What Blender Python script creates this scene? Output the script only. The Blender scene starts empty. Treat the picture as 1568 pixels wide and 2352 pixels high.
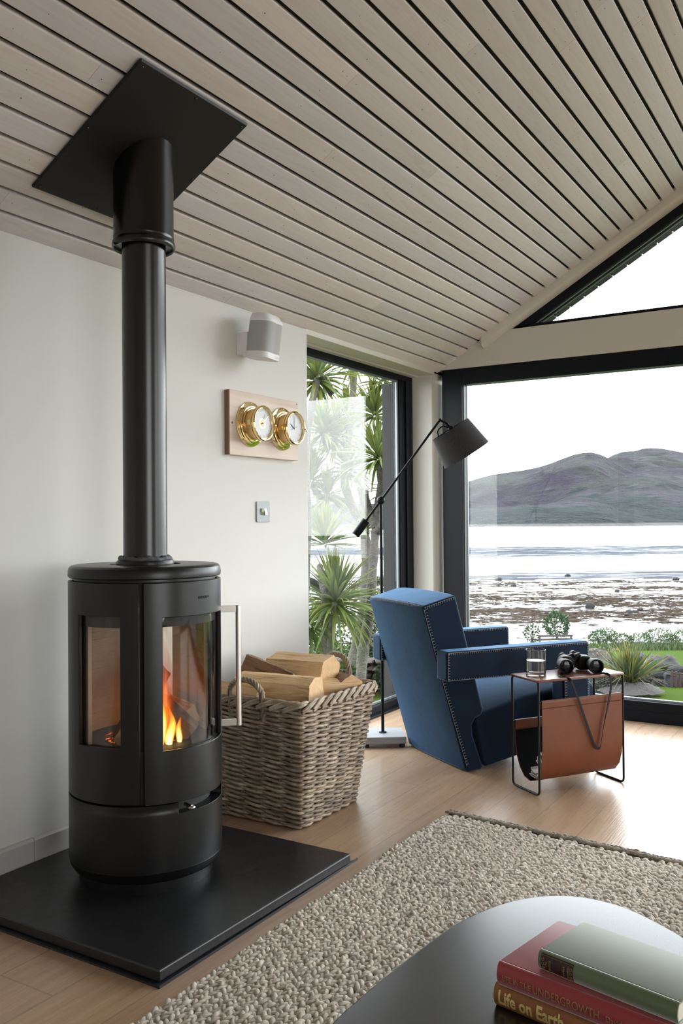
import bpy, bmesh, math, random
import numpy as np
from mathutils import Vector, Matrix, noise as mnoise

random.seed(7)
rng = np.random.default_rng(7)
scene = bpy.context.scene
COL = scene.collection
PI = math.pi

# ------------------------------------------------------------------ camera
CAM = Vector((0.0, 0.0, 1.1))
FPX = 2039.6
YAW, ROLL, PITCH = 0.5485585, 0.0077484, 0.0103511


def cam_axes():
    c, s = math.cos(YAW), math.sin(YAW)
    fwd, right, up = Vector((-s, c, 0)), Vector((c, s, 0)), Vector((0, 0, 1))
    cp, sp = math.cos(PITCH), math.sin(PITCH)
    fwd, up = fwd * cp + up * sp, up * cp - fwd * sp
    cr, sr = math.cos(ROLL), math.sin(ROLL)
    right, up = right * cr - up * sr, up * cr + right * sr
    return right, up, fwd


CR, CU, CF = cam_axes()
cam_data = bpy.data.cameras.new('camera')
cam_data.sensor_fit = 'VERTICAL'
cam_data.sensor_height = 36.0
cam_data.sensor_width = 24.0
cam_data.lens = FPX / 2352 * 36.0
cam_data.clip_start = 0.05
cam_data.clip_end = 20000
cam = bpy.data.objects.new('camera', cam_data)
COL.objects.link(cam)
M3 = Matrix((CR, CU, -CF)).transposed()
cam.matrix_world = Matrix.Translation(CAM) @ M3.to_4x4()
scene.camera = cam

# ------------------------------------------------------------------ world, light, exposure
world = bpy.data.worlds.new('overcast_sky')
scene.world = world
world.use_nodes = True
wn = world.node_tree
wn.nodes.clear()
w_out = wn.nodes.new('ShaderNodeOutputWorld')
w_bg = wn.nodes.new('ShaderNodeBackground')
w_tc = wn.nodes.new('ShaderNodeTexCoord')
w_sep = wn.nodes.new('ShaderNodeSeparateXYZ')
w_ramp = wn.nodes.new('ShaderNodeValToRGB')
w_ramp.color_ramp.elements[0].position = 0.0
w_ramp.color_ramp.elements[0].color = (1.0, 1.0, 1.0, 1)
w_ramp.color_ramp.elements[1].position = 0.6
w_ramp.color_ramp.elements[1].color = (0.86, 0.92, 1.0, 1)
wn.links.new(w_tc.outputs['Generated'], w_sep.inputs[0])
wn.links.new(w_sep.outputs['Z'], w_ramp.inputs['Fac'])
wn.links.new(w_ramp.outputs['Color'], w_bg.inputs['Color'])
w_bg.inputs['Strength'].default_value = 7.5
wn.links.new(w_bg.outputs[0], w_out.inputs['Surface'])

scene.view_settings.view_transform = 'Standard'
scene.view_settings.look = 'None'
scene.view_settings.exposure = 0.27
scene.view_settings.gamma = 1.0
scene.view_settings.use_curve_mapping = False

cy = scene.cycles
cy.use_denoising = True
cy.use_adaptive_sampling = True
cy.adaptive_threshold = 0.015
cy.max_bounces = 9
cy.diffuse_bounces = 5
cy.glossy_bounces = 4
cy.transmission_bounces = 8
cy.transparent_max_bounces = 24
cy.caustics_reflective = False
cy.caustics_refractive = False
cy.sample_clamp_indirect = 3.0
cy.blur_glossy = 0.5


def portal(name, loc, rot, sx, sy):
    l = bpy.data.lights.new(name, 'AREA')
    l.shape = 'RECTANGLE'
    l.size, l.size_y = sx, sy
    l.cycles.is_portal = True
    o = bpy.data.objects.new(name, l)
    o.location, o.rotation_euler = loc, rot
    COL.objects.link(o)


RIDGE_X, RIGHT_X, GY, BACK_Y, LEFT_X = 1.1, 4.512, 4.956, -3.2, -2.312
portal('gable_daylight_portal', (1.1, 5.12, 1.9), (-PI / 2, 0, 0), 6.8, 3.8)
portal('side_daylight_portal', (-2.56, 4.12, 1.0), (0, -PI / 2, 0), 1.95, 1.3)
portal('added_side_opening_portal', (4.72, 3.85, 1.05), (0, PI / 2, 0), 2.1, 1.8)  # at an added, unseen opening in the right wall, for fill daylight
portal('added_rear_opening_portal', (4.72, -1.0, 1.05), (0, PI / 2, 0), 2.1, 3.0)  # at a second added opening, behind the view, lighting the near floor


# ------------------------------------------------------------------ helpers
def V(*a):
    return Vector(a)


def at(px, py, depth):
    """world point seen at a photo pixel, at a given depth along the view"""
    return CAM + (CF + CR * ((px - 784) / FPX) - CU * ((py - 1176) / FPX)) * depth


def pix(p):
    v = Vector(p) - CAM
    z = v.dot(CF)
    return 784 + FPX * v.dot(CR) / z, 1176 - FPX * v.dot(CU) / z


def ceil_z(x):
    return 2.013 + 0.585 * (min(x, 2 * RIDGE_X - x) - LEFT_X)


class MB:
    """collects shapes and links them as ONE mesh object"""

    def __init__(self, M=None):
        self.v, self.f, self.mi, self.c = [], [], [], []
        self.M = M
        self.m = 0
        self.col = (1, 1, 1)

    def vert(self, p):
        self.v.append(self.M @ Vector(p) if self.M is not None else Vector(p))
        self.c.append(self.col)
        return len(self.v) - 1

    def face(self, idx):
        self.f.append(tuple(idx))
        self.mi.append(self.m)

    def poly(self, pts):
        self.face([self.vert(p) for p in pts])

    def box(self, a, b):
        (x0, y0, z0), (x1, y1, z1) = a, b
        i = [self.vert(p) for p in ((x0, y0, z0), (x1, y0, z0), (x1, y1, z0), (x0, y1, z0), (x0, y0, z1), (x1, y0, z1), (x1, y1, z1), (x0, y1, z1))]
        for q in ((0, 3, 2, 1), (4, 5, 6, 7), (0, 1, 5, 4), (1, 2, 6, 5), (2, 3, 7, 6), (3, 0, 4, 7)):
            self.face([i[k] for k in q])
        return self

    def prism(self, pts, fn0, fn1):
        """closed prism: polygon pts mapped by fn0 and fn1 to its two ends"""
        a = [self.vert(fn0(p)) for p in pts]
        b = [self.vert(fn1(p)) for p in pts]
        n = len(pts)
        self.face(a[::-1])
        self.face(b)
        for k in range(n):
            self.face((a[k], a[(k + 1) % n], b[(k + 1) % n], b[k]))
        return self

    def tube(self, pts, r, n=8, cap=True, closed=False, flat=None):
        pts = [Vector(p) for p in pts]
        rs = r if isinstance(r, (list, tuple)) else [r] * len(pts)
        rings, up = [], None
        L = len(pts)
        for k, p in enumerate(pts):
            if closed:
                t = pts[(k + 1) % L] - pts[k - 1]
            else:
                t = pts[min(k + 1, L - 1)] - pts[max(k - 1, 0)]
            if t.length < 1e-9:
                t = Vector((0, 0, 1))
            t.normalize()
            if up is None:
                up = Vector((0, 0, 1)) if abs(t.z) < 0.9 else Vector((1, 0, 0))
                if flat is not None:
                    up = Vector(flat)
            up = up - t * up.dot(t)
            if up.length < 1e-6:
                up = t.orthogonal()
            up.normalize()
            s = t.cross(up)
            ring = []
            for j in range(n):
                a = 2 * PI * j / n
                ring.append(self.vert(p + (up * math.cos(a) + s * math.sin(a)) * rs[k]))
            rings.append(ring)
        for k in range(L if closed else L - 1):
            A, B = rings[k], rings[(k + 1) % L]
            for j in range(n):
                self.face((A[j], A[(j + 1) % n], B[(j + 1) % n], B[j]))
        if cap and not closed:
            self.face(rings[0][::-1])
            self.face(rings[-1])
        return self

    def ribbon(self, pts, normals, w, t):
        """flat strap of width w and thickness t; normals give the flat side"""
        pts = [Vector(p) for p in pts]
        rings = []
        for k, p in enumerate(pts):
            tg = (pts[min(k + 1, len(pts) - 1)] - pts[max(k - 1, 0)]).normalized()
            nn = Vector(normals[k]) if isinstance(normals, list) else Vector(normals)
            nn = (nn - tg * nn.dot(tg)).normalized()
            s = tg.cross(nn)
            rings.append([self.vert(p + s * a * w / 2 + nn * b * t / 2) for a, b in ((-1, -1), (1, -1), (1, 1), (-1, 1))])
        for A, B in zip(rings, rings[1:]):
            for j in range(4):
                self.face((A[j], A[(j + 1) % 4], B[(j + 1) % 4], B[j]))
        self.face(rings[0][::-1])
        self.face(rings[-1])
        return self

    def lathe(self, prof, n=48, o=(0, 0, 0), ax=None, close=True):
        """profile (r, h) turned about an axis at o; ax = (u, v, w) axes, default z"""
        o = Vector(o)
        u, v, w = ax if ax else (V(1, 0, 0), V(0, 1, 0), V(0, 0, 1))
        rings = []
        for r, h in prof:
            if r < 1e-6:
                rings.append([self.vert(o + w * h)])
            else:
                rings.append([self.vert(o + (u * math.cos(2 * PI * k / n) + v * math.sin(2 * PI * k / n)) * r + w * h) for k in range(n)])
        for A, B in zip(rings, rings[1:]):
            for k in range(n):
                k2 = (k + 1) % n
                if len(A) == 1 and len(B) == 1:
                    continue
                if len(A) == 1:
                    self.face((A[0], B[k], B[k2]))
                elif len(B) == 1:
                    self.face((A[k], A[k2], B[0]))
                else:
                    self.face((A[k], A[k2], B[k2], B[k]))
        return self

    def sphere(self, c, r, n=16, m=10):
        r = r if isinstance(r, (tuple, list)) else (r, r, r)
        c = Vector(c)
        rings = []
        for i in range(m + 1):
            t = PI * i / m
            if i in (0, m):
                rings.append([self.vert(c + V(0, 0, r[2] * math.cos(t)))])
            else:
                rings.append([self.vert(c + V(r[0] * math.sin(t) * math.cos(2 * PI * k / n), r[1] * math.sin(t) * math.sin(2 * PI * k / n), r[2] * math.cos(t))) for k in range(n)])
        for A, B in zip(rings, rings[1:]):
            for k in range(n):
                k2 = (k + 1) % n
                if len(A) == 1:
                    self.face((A[0], B[k], B[k2]))
                elif len(B) == 1:
                    self.face((A[k], A[k2], B[0]))
                else:
                    self.face((A[k], A[k2], B[k2], B[k]))
        return self

    def build(self, name, mats, parent=None, smooth=35, bevel=0, seg=2, recalc=True, subsurf=0, solid=0):
        me = bpy.data.meshes.new(name)
        off = parent_world(parent) if parent else Vector()
        me.from_pydata([tuple(p - off) for p in self.v], [], self.f)
        mats = mats if isinstance(mats, (list, tuple)) else [mats]
        for m in mats:
            me.materials.append(m)
        me.polygons.foreach_set('material_index', self.mi)
        ca = me.color_attributes.new('tint', 'FLOAT_COLOR', 'POINT')
        ca.data.foreach_set('color', np.array([(*c, 1.0) for c in self.c], dtype=np.float32).ravel())
        if recalc:
            bm = bmesh.new()
            bm.from_mesh(me)
            bmesh.ops.recalc_face_normals(bm, faces=bm.faces)
            bm.to_mesh(me)
            bm.free()
        if smooth:
            me.polygons.foreach_set('use_smooth', [True] * len(me.polygons))
            me.set_sharp_from_angle(angle=math.radians(smooth))
        me.update()
        o = bpy.data.objects.new(name, me)
        COL.objects.link(o)
        if parent:
            o.parent = parent
        if solid:
            md = o.modifiers.new('thick', 'SOLIDIFY')
            md.thickness, md.offset = solid, -1
        if bevel:
            md = o.modifiers.new('edge', 'BEVEL')
            md.width, md.segments, md.limit_method, md.angle_limit = bevel, seg, 'ANGLE', math.radians(40)
            if smooth:
                me.polygons.foreach_set('use_smooth', [True] * len(me.polygons))
        if subsurf:
            md = o.modifiers.new('soft', 'SUBSURF')
            md.levels = md.render_levels = subsurf
        return o


def parent_world(p):
    v = Vector()
    while p is not None:
        v += p.location
        p = p.parent
    return v


def tag(o, label, cat, group=None, kind=None):
    if label:
        o['label'] = label
    if cat:
        o['category'] = cat
    if group:
        o['group'] = group
    if kind:
        o['kind'] = kind
    return o


def thing(name, loc, label, cat, group=None):
    o = bpy.data.objects.new(name, None)
    o.empty_display_size = 0.05
    o.location = loc
    COL.objects.link(o)
    return tag(o, label, cat, group)


def struct(o, label=None):
    o['kind'] = 'structure'
    if label:
        o['label'] = label
    return o


def numpy_mesh(name, verts, faces4, mat, parent=None, tint=None, uv=None, smooth=True):
    """fast mesh from arrays of quads"""
    me = bpy.data.meshes.new(name)
    nv, nf = len(verts), len(faces4)
    me.vertices.add(nv)
    off = np.array(parent_world(parent)) if parent else np.zeros(3)
    me.vertices.foreach_set('co', (verts - off).astype(np.float32).ravel())
    me.loops.add(nf * 4)
    me.loops.foreach_set('vertex_index', faces4.astype(np.int32).ravel())
    me.polygons.add(nf)
    me.polygons.foreach_set('loop_start', np.arange(0, nf * 4, 4, dtype=np.int32))
    if smooth:
        me.polygons.foreach_set('use_smooth', np.ones(nf, dtype=bool))
    if tint is not None:
        ca = me.color_attributes.new('tint', 'FLOAT_COLOR', 'POINT')
        ca.data.foreach_set('color', np.concatenate([tint, np.ones((nv, 1))], 1).astype(np.float32).ravel())
    if uv is not None:
        ul = me.uv_layers.new(name='UVMap')
        ul.data.foreach_set('uv', uv[faces4.ravel()].astype(np.float32).ravel())
    me.materials.append(mat)
    me.update(calc_edges=True)
    me.validate()
    o = bpy.data.objects.new(name, me)
    COL.objects.link(o)
    if parent:
        o.parent = parent
    return o


# ------------------------------------------------------------------ materials
class NT:
    def __init__(self, name):
        self.mat = bpy.data.materials.new(name)
        self.mat.use_nodes = True
        self.t = self.mat.node_tree
        self.t.nodes.clear()
        self.out = self.t.nodes.new('ShaderNodeOutputMaterial')

    def n(self, typ, ins=None, **props):
        nd = self.t.nodes.new(typ)
        for k, v in props.items():
            setattr(nd, k, v)
        for k, v in (ins or {}).items():
            self.set(nd.inputs[k], v)
        return nd

    def set(self, sock, v):
        if isinstance(v, bpy.types.NodeSocket):
            self.t.links.new(v, sock)
        elif isinstance(v, (tuple, list)) and len(v) == 3 and sock.type == 'RGBA':
            sock.default_value = (*v, 1)
        else:
            sock.default_value = v

    def math(self, op, a, b=None, c=None):
        nd = self.t.nodes.new('ShaderNodeMath')
        nd.operation = op
        for i, v in enumerate((a, b, c)):
            if v is not None:
                self.set(nd.inputs[i], v)
        return nd.outputs[0]

    def mix(self, fac, a, b, mode='MIX'):
        nd = self.t.nodes.new('ShaderNodeMix')
        nd.data_type, nd.blend_type = 'RGBA', mode
        self.set(nd.inputs[0], fac)
        self.set(nd.inputs[6], a)
        self.set(nd.inputs[7], b)
        return nd.outputs[2]

    def ramp(self, fac, stops):
        nd = self.t.nodes.new('ShaderNodeValToRGB')
        cr = nd.color_ramp
        while len(cr.elements) < len(stops):
            cr.elements.new(0.5)
        for e, (p, c) in zip(cr.elements, stops):
            e.position = p
            e.color = (*c, 1) if isinstance(c, (tuple, list)) else (c, c, c, 1)
        self.set(nd.inputs[0], fac)
        return nd.outputs[0]

    def coords(self, kind='Object', scale=(1, 1, 1), rot=(0, 0, 0), loc=(0, 0, 0)):
        tc = self.t.nodes.new('ShaderNodeTexCoord')
        mp = self.t.nodes.new('ShaderNodeMapping')
        mp.inputs['Scale'].default_value = scale
        mp.inputs['Rotation'].default_value = rot
        mp.inputs['Location'].default_value = loc
        self.t.links.new(tc.outputs[kind], mp.inputs[0])
        return mp.outputs[0]

    def noise(self, vec, scale, detail=3, rough=0.5, dist=0.0, out='Fac'):
        nd = self.n('ShaderNodeTexNoise', {'Scale': scale, 'Detail': detail, 'Roughness': rough, 'Distortion': dist})
        if vec is not None:
            self.t.links.new(vec, nd.inputs['Vector'])
        return nd.outputs[out]

    def bump(self, h, strength=0.3, dist=0.01):
        return self.n('ShaderNodeBump', {'Height': h, 'Strength': strength, 'Distance': dist}).outputs[0]

    def pbsdf(self, **ins):
        nd = self.t.nodes.new('ShaderNodeBsdfPrincipled')
        for k, v in ins.items():
            self.set(nd.inputs[k.replace('_', ' ')], v)
        return nd.outputs[0]

    def surface(self, sh):
        self.t.links.new(sh, self.out.inputs['Surface'])
        return self.mat

    def tint(self):
        return self.n('ShaderNodeAttribute', attribute_name='tint').outputs['Color']


def simple(name, col, rough=0.5, metal=0.0, var=0.0, vscale=20.0, bump=0.0, bscale=200.0, spec=0.5, sheen=0.0, tinted=False, bdist=0.002):
    m = NT(name)
    c = col
    if var:
        nz = m.noise(m.coords(), vscale, 4, 0.6)
        c = m.mix(nz, tuple(x * (1 - var) for x in col), tuple(min(1, x * (1 + var)) for x in col))
    if tinted:
        c = m.mix(1.0, c, m.tint(), 'MULTIPLY')
    ins = dict(Base_Color=c, Roughness=rough, Metallic=metal, Specular_IOR_Level=spec)
    if sheen:
        ins['Sheen_Weight'] = sheen
    if bump:
        ins['Normal'] = m.bump(m.noise(m.coords(), bscale, 3, 0.6), bump, bdist)
    return m.surface(m.pbsdf(**ins))


def pane_glass(name, base=0.07, tint=(0.97, 0.985, 0.98), graze=1.0, rough=0.0):
    """clear sheet glass: straight-through with mirror reflection growing towards grazing angles"""
    m = NT(name)
    lw = m.n('ShaderNodeLayerWeight', {'Blend': 0.5})
    f = m.math('POWER', lw.outputs['Facing'], 5.0)
    f = m.math('MULTIPLY_ADD', f, graze - base, base)
    tr = m.n('ShaderNodeBsdfTransparent', {'Color': tint})
    gl = m.n('ShaderNodeBsdfGlossy', {'Color': (1, 1, 1), 'Roughness': rough})
    mx = m.n('ShaderNodeMixShader', {0: f, 1: tr.outputs[0], 2: gl.outputs[0]})
    return m.surface(mx.outputs[0])


def wood_mat(name, light, dark, axis='Y', scale=1.0, rough=0.5, tinted=False, end=False):
    m = NT(name)
    sc = {'X': (0.6, 9, 9), 'Y': (9, 0.6, 9), 'Z': (9, 9, 0.6)}[axis]
    vec = m.coords(scale=tuple(s * scale for s in sc))
    a = m.noise(vec, 2.2, 5, 0.6, 0.6)
    w = m.n('ShaderNodeTexWave', {'Scale': 1.6, 'Distortion': 5.0, 'Detail': 3.0, 'Detail Scale': 1.2}, wave_type='BANDS', bands_direction={'X': 'Y', 'Y': 'X', 'Z': 'X'}[axis])
    m.t.links.new(vec, w.inputs['Vector'])
    g = m.math('MULTIPLY_ADD', w.outputs['Fac'], 0.5, m.math('MULTIPLY', a, 0.6))
    c = m.ramp(g, [(0.2, dark), (0.75, light)])
    if tinted:
        c = m.mix(1.0, c, m.tint(), 'MULTIPLY')
    fine = m.noise(m.coords(scale=tuple(s * scale * 4 for s in sc)), 4, 3, 0.6)
    return m.surface(m.pbsdf(Base_Color=c, Roughness=rough, Normal=m.bump(fine, 0.25, 0.002)))


# walls and joinery
def wall_material():
    m = NT('wall_plaster')
    v = m.coords()
    c = m.mix(m.noise(v, 1.6, 4, 0.6), (0.655, 0.648, 0.615), (0.70, 0.693, 0.665))
    return m.surface(m.pbsdf(Base_Color=c, Roughness=0.62, Specular_IOR_Level=0.3, Normal=m.bump(m.noise(v, 9, 5, 0.6), 0.08, 0.01)))


M_WALL = wall_material()
M_CREAM = simple('cream_paint', (0.62, 0.60, 0.535), 0.5, var=0.03, vscale=4)
M_SKIRT = simple('grey_white_skirting_paint', (0.52, 0.50, 0.48), 0.4)
M_FRAME = simple('slate_blue_frame_coating', (0.0055, 0.007, 0.010), 0.42, spec=0.15, bump=0.03, bscale=600)
M_GASKET = simple('pale_glazing_bead', (0.26, 0.285, 0.30), 0.4, 0.5)
M_CLAD = simple('dark_exterior_cladding', (0.0065, 0.0075, 0.0095), 0.6, spec=0.25, var=0.15, vscale=6)
M_GLASS = pane_glass('window_glass', 0.016)
M_SGLASS = pane_glass('stove_glass', 0.03, (0.93, 0.90, 0.86))


def floor_material():
    m = NT('oak_plank_floor')
    pw, pl = 0.185, 1.9
    tc = m.t.nodes.new('ShaderNodeTexCoord')
    sp = m.n('ShaderNodeSeparateXYZ', {0: tc.outputs['Object']})
    x, y = sp.outputs['X'], sp.outputs['Y']
    ix = m.math('FLOOR', m.math('DIVIDE', x, pw))
    wn_ = m.n('ShaderNodeTexWhiteNoise', {'W': ix}, noise_dimensions='1D')
    yo = m.math('MULTIPLY_ADD', wn_.outputs['Value'], pl, y)
    iy = m.math('FLOOR', m.math('DIVIDE', yo, pl))
    idv = m.n('ShaderNodeCombineXYZ', {0: ix, 1: iy})
    w2 = m.n('ShaderNodeTexWhiteNoise', {0: idv.outputs[0]}, noise_dimensions='2D')
    fx = m.math('ABSOLUTE', m.math('SUBTRACT', m.math('FRACT', m.math('DIVIDE', x, pw)), 0.5))
    fy = m.math('ABSOLUTE', m.math('SUBTRACT', m.math('FRACT', m.math('DIVIDE', yo, pl)), 0.5))
    seam = m.math('MAXIMUM', m.math('GREATER_THAN', fx, 0.5 - 0.0022 / pw), m.math('GREATER_THAN', fy, 0.5 - 0.002 / pl))
    # grain, offset per plank
    off = m.n('ShaderNodeVectorMath', {0: w2.outputs['Color'], 1: (7.0, 7.0, 7.0)}, operation='MULTIPLY')
    ad = m.n('ShaderNodeVectorMath', {0: tc.outputs['Object'], 1: off.outputs[0]}, operation='ADD')
    mp = m.n('ShaderNodeMapping', {'Scale': (14, 0.9, 1)})
    m.t.links.new(ad.outputs[0], mp.inputs[0])
    g1 = m.noise(mp.outputs[0], 2.0, 6, 0.62, 0.9)
    mp2 = m.n('ShaderNodeMapping', {'Scale': (120, 3.5, 1)})
    m.t.links.new(ad.outputs[0], mp2.inputs[0])
    g2 = m.noise(mp2.outputs[0], 1.6, 4, 0.6, 0.4)
    col = m.ramp(g1, [(0.25, (0.265, 0.165, 0.10)), (0.5, (0.43, 0.283, 0.175)), (0.75, (0.54, 0.375, 0.245))])
    col = m.mix(m.math('MULTIPLY', g2, 0.55), col, (0.27, 0.165, 0.095))
    col = m.mix(0.22, col, m.ramp(w2.outputs['Value'], [(0, (0.29, 0.185, 0.115)), (1, (0.50, 0.34, 0.215))]))
    col = m.mix(m.math('MULTIPLY', seam, 0.45), col, (0.12, 0.08, 0.05))
    h = m.math('SUBTRACT', m.math('MULTIPLY', g2, 0.5), m.math('MULTIPLY', seam, 0.4))
    rg = m.math('MULTIPLY_ADD', g2, 0.22, 0.20)
    return m.surface(m.pbsdf(Base_Color=col, Roughness=rg, Specular_IOR_Level=0.7, Normal=m.bump(h, 0.5, 0.003)))


def ceiling_board_material():
    m = NT('whitewashed_ceiling_boards')
    v = m.coords(scale=(10, 0.7, 10))
    off = m.n('ShaderNodeVectorMath', {0: m.tint(), 1: (61.0, 37.0, 53.0)}, operation='MULTIPLY')
    ad = m.n('ShaderNodeVectorMath', {0: v, 1: off.outputs[0]}, operation='ADD').outputs[0]
    a = m.noise(ad, 1.3, 5, 0.55, 1.2)
    rings = m.math('FRACT', m.math('MULTIPLY', a, 7.0))
    rings = m.ramp(rings, [(0.0, 0.15), (0.45, 0.9), (0.85, 1.0), (1.0, 0.2)])
    c = m.mix(m.math('MULTIPLY', rings, 0.55), (0.635, 0.60, 0.595), (0.725, 0.705, 0.71))
    c = m.mix(1.0, c, m.tint(), 'MULTIPLY')
    return m.surface(m.pbsdf(Base_Color=c, Roughness=0.5, Specular_IOR_Level=0.35, Normal=m.bump(a, 0.06, 0.004)))


def hearth_material():
    m = NT('black_granite')
    v = m.coords()
    n1 = m.noise(v, 260, 2, 0.6)
    sp = m.ramp(n1, [(0.70, 0.0), (0.80, 1.0)])
    c = m.mix(m.math('MULTIPLY', sp, m.noise(v, 7, 2)), (0.0085, 0.0085, 0.0095), (0.16, 0.16, 0.16))
    c = m.mix(m.math('MULTIPLY', m.noise(v, 5, 4, 0.6), 0.5), c, (0.018, 0.018, 0.02))
    return m.surface(m.pbsdf(Base_Color=c, Roughness=m.math('MULTIPLY_ADD', m.noise(v, 40, 3), 0.2, 0.26), Specular_IOR_Level=0.45))


def jute_material():
    m = NT('braided_jute')
    tc = m.n('ShaderNodeUVMap')
    mp = m.n('ShaderNodeMapping', {'Scale': (1.3, 16, 1)})
    m.t.links.new(tc.outputs[0], mp.inputs[0])
    f = m.noise(mp.outputs[0], 1.6, 4, 0.6, 0.35)
    c = m.ramp(f, [(0.25, (0.37, 0.315, 0.25)), (0.5, (0.60, 0.545, 0.47)), (0.75, (0.77, 0.73, 0.66))])
    c = m.mix(1.0, c, m.tint(), 'MULTIPLY')
    return m.surface(m.pbsdf(Base_Color=c, Roughness=0.85, Specular_IOR_Level=0.2, Normal=m.bump(f, 0.7, 0.004)))


def velvet_material():
    m = NT('blue_velvet')
    v = m.coords()
    n = m.noise(v, 6, 4, 0.6)
    c = m.mix(n, (0.0024, 0.0090, 0.023), (0.004, 0.0145, 0.035))
    b = m.pbsdf(Base_Color=c, Roughness=0.75, Specular_IOR_Level=0.15, Sheen_Weight=0.75, Sheen_Roughness=0.36, Sheen_Tint=(0.20, 0.42, 0.74, 1), Normal=m.bump(m.noise(v, 5, 3), 0.12, 0.03))
    return m.surface(b)


def leather_material(name='tan_leather', rough=0.46, spec=0.3):
    m = NT(name)
    v = m.coords()
    c = m.mix(m.noise(v, 9, 5, 0.65), (0.115, 0.030, 0.010), (0.19, 0.055, 0.019))
    vo = m.n('ShaderNodeTexVoronoi', {'Scale': 420.0})
    m.t.links.new(v, vo.inputs['Vector'])
    return m.surface(m.pbsdf(Base_Color=c, Roughness=rough, Specular_IOR_Level=spec, Normal=m.bump(vo.outputs['Distance'], 0.12, 0.001)))


def linen_material():
    m = NT('grey_linen')
    v = m.coords()
    a = m.noise(m.coords(scale=(1, 1, 9)), 90, 2)
    b = m.noise(m.coords(scale=(9, 9, 1)), 60, 2)
    f = m.math('MULTIPLY_ADD', a, 0.5, m.math('MULTIPLY', b, 0.5))
    c = m.ramp(f, [(0.3, (0.024, 0.023, 0.025)), (0.7, (0.050, 0.049, 0.050))])
    return m.surface(m.pbsdf(Base_Color=c, Roughness=0.9, Specular_IOR_Level=0.15, Sheen_Weight=0.12, Normal=m.bump(f, 0.4, 0.001)))


def wicker_material():
    m = NT('grey_brown_wicker')
    v = m.coords(scale=(1, 1, 1))
    n = m.noise(v, 26, 4, 0.65)
    c = m.ramp(n, [(0.25, (0.125, 0.085, 0.054)), (0.5, (0.275, 0.212, 0.15)), (0.75, (0.47, 0.405, 0.325))])
    c = m.mix(1.0, c, m.tint(), 'MULTIPLY')
    return m.surface(m.pbsdf(Base_Color=c, Roughness=0.5, Normal=m.bump(m.noise(v, 240, 3), 0.25, 0.001)))


M_FLOOR = floor_material()
M_BOARD = ceiling_board_material()
M_DARKGAP = simple('dark_board_backing', (0.012, 0.012, 0.012), 0.8)
M_NAIL = simple('dark_nail_head', (0.06, 0.045, 0.035), 0.5)
M_STOVE = simple('matt_black_stove_paint', (0.0048, 0.0048, 0.0054), 0.32, bump=0.10, bscale=900, bdist=0.0006, spec=0.38)
M_FLUE = simple('satin_black_flue_paint', (0.0022, 0.0022, 0.0026), 0.26, bump=0.05, bscale=900, bdist=0.0004, spec=0.5)
M_PLATE = simple('black_ceiling_plate_paint', (0.0085, 0.0083, 0.0083), 0.5, spec=0.3)
M_INNER = simple('sooty_black_iron', (0.006, 0.006, 0.006), 0.7)
M_SEAL = simple('grey_sealant_bead', (0.07, 0.072, 0.078), 0.6, bump=0.5, bscale=60, bdist=0.01)
M_STEEL = simple('brushed_steel', (0.62, 0.58, 0.53), 0.3, 1.0, var=0.06, vscale=120)
M_HEARTH = hearth_material()
M_TRIM = simple('black_metal_edge_trim', (0.02, 0.022, 0.026), 0.35)
M_VERM = simple('fire_brick', (0.44, 0.36, 0.27), 0.9, var=0.2, vscale=30)
M_JUTE = jute_material()
M_VELVET = velvet_material()
M_THREAD = simple('pale_stitch_thread', (0.36, 0.36, 0.35), 0.7)
M_DTHREAD = simple('dark_stitch_thread', (0.035, 0.014, 0.008), 0.7)
M_LEATHER = leather_material()
M_LEATHTOP = leather_material('polished_tan_leather', 0.3, 0.7)
M_LEATHIN = simple('black_suede_lining', (0.004, 0.004, 0.0045), 0.9, spec=0.1)
M_BLACK = simple('black_metal', (0.003, 0.003, 0.0034), 0.45, spec=0.16)
M_LEGMETAL = simple('burnished_dark_steel', (0.010, 0.0095, 0.009), 0.42, 0.2, spec=0.25)
M_LINEN = linen_material()
M_CONCRETE = simple('pale_grey_slate', (0.26, 0.27, 0.29), 0.5, var=0.14, vscale=14, bump=0.2, bscale=90)
M_RUBBER = simple('black_rubber', (0.01, 0.01, 0.01), 0.6)
M_WICKER = wicker_material()
M_BRASS = simple('polished_brass', (0.86, 0.66, 0.33), 0.09, 1.0)
M_BRASSM = simple('satin_brass', (0.66, 0.47, 0.22), 0.3, 1.0)
M_DIAL = simple('white_instrument_dial', (0.75, 0.76, 0.78), 0.5)
M_DIALGLASS = pane_glass('instrument_glass', 0.004, (1, 1, 1), 0.1, 0.3)
M_INK = simple('black_ink', (0.02, 0.02, 0.022), 0.6)
M_WBOARD = wood_mat('pale_elm_board', (0.76, 0.635, 0.54), (0.58, 0.445, 0.355), 'Y', 1.2, 0.55)
M_WEDGE = wood_mat('brown_elm_edge', (0.26, 0.15, 0.09), (0.16, 0.085, 0.05), 'Z', 1.5, 0.6)
M_SPKW = simple('white_speaker_plastic', (0.84, 0.83, 0.84), 0.4)
M_SPKG = simple('grey_speaker_mesh', (0.42, 0.42, 0.42), 0.7, bump=0.4, bscale=1500, bdist=0.0006)
M_SWITCH = simple('brushed_chrome_plate', (0.30, 0.32, 0.335), 0.5, 0.25, var=0.12, vscale=40)
M_TABLETOP = simple('black_lacquer_table_top', (0.010, 0.010, 0.012), 0.24, bump=0.03, bscale=300, spec=0.75)
M_RED = simple('red_book_cloth', (0.31, 0.009, 0.016), 0.45, bump=0.15, bscale=700, bdist=0.0006, sheen=0.55, spec=0.6)
M_GREEN = simple('green_book_cloth', (0.062, 0.108, 0.025), 0.48, bump=0.2, bscale=600, bdist=0.0006, sheen=1.0, spec=0.9)
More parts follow.
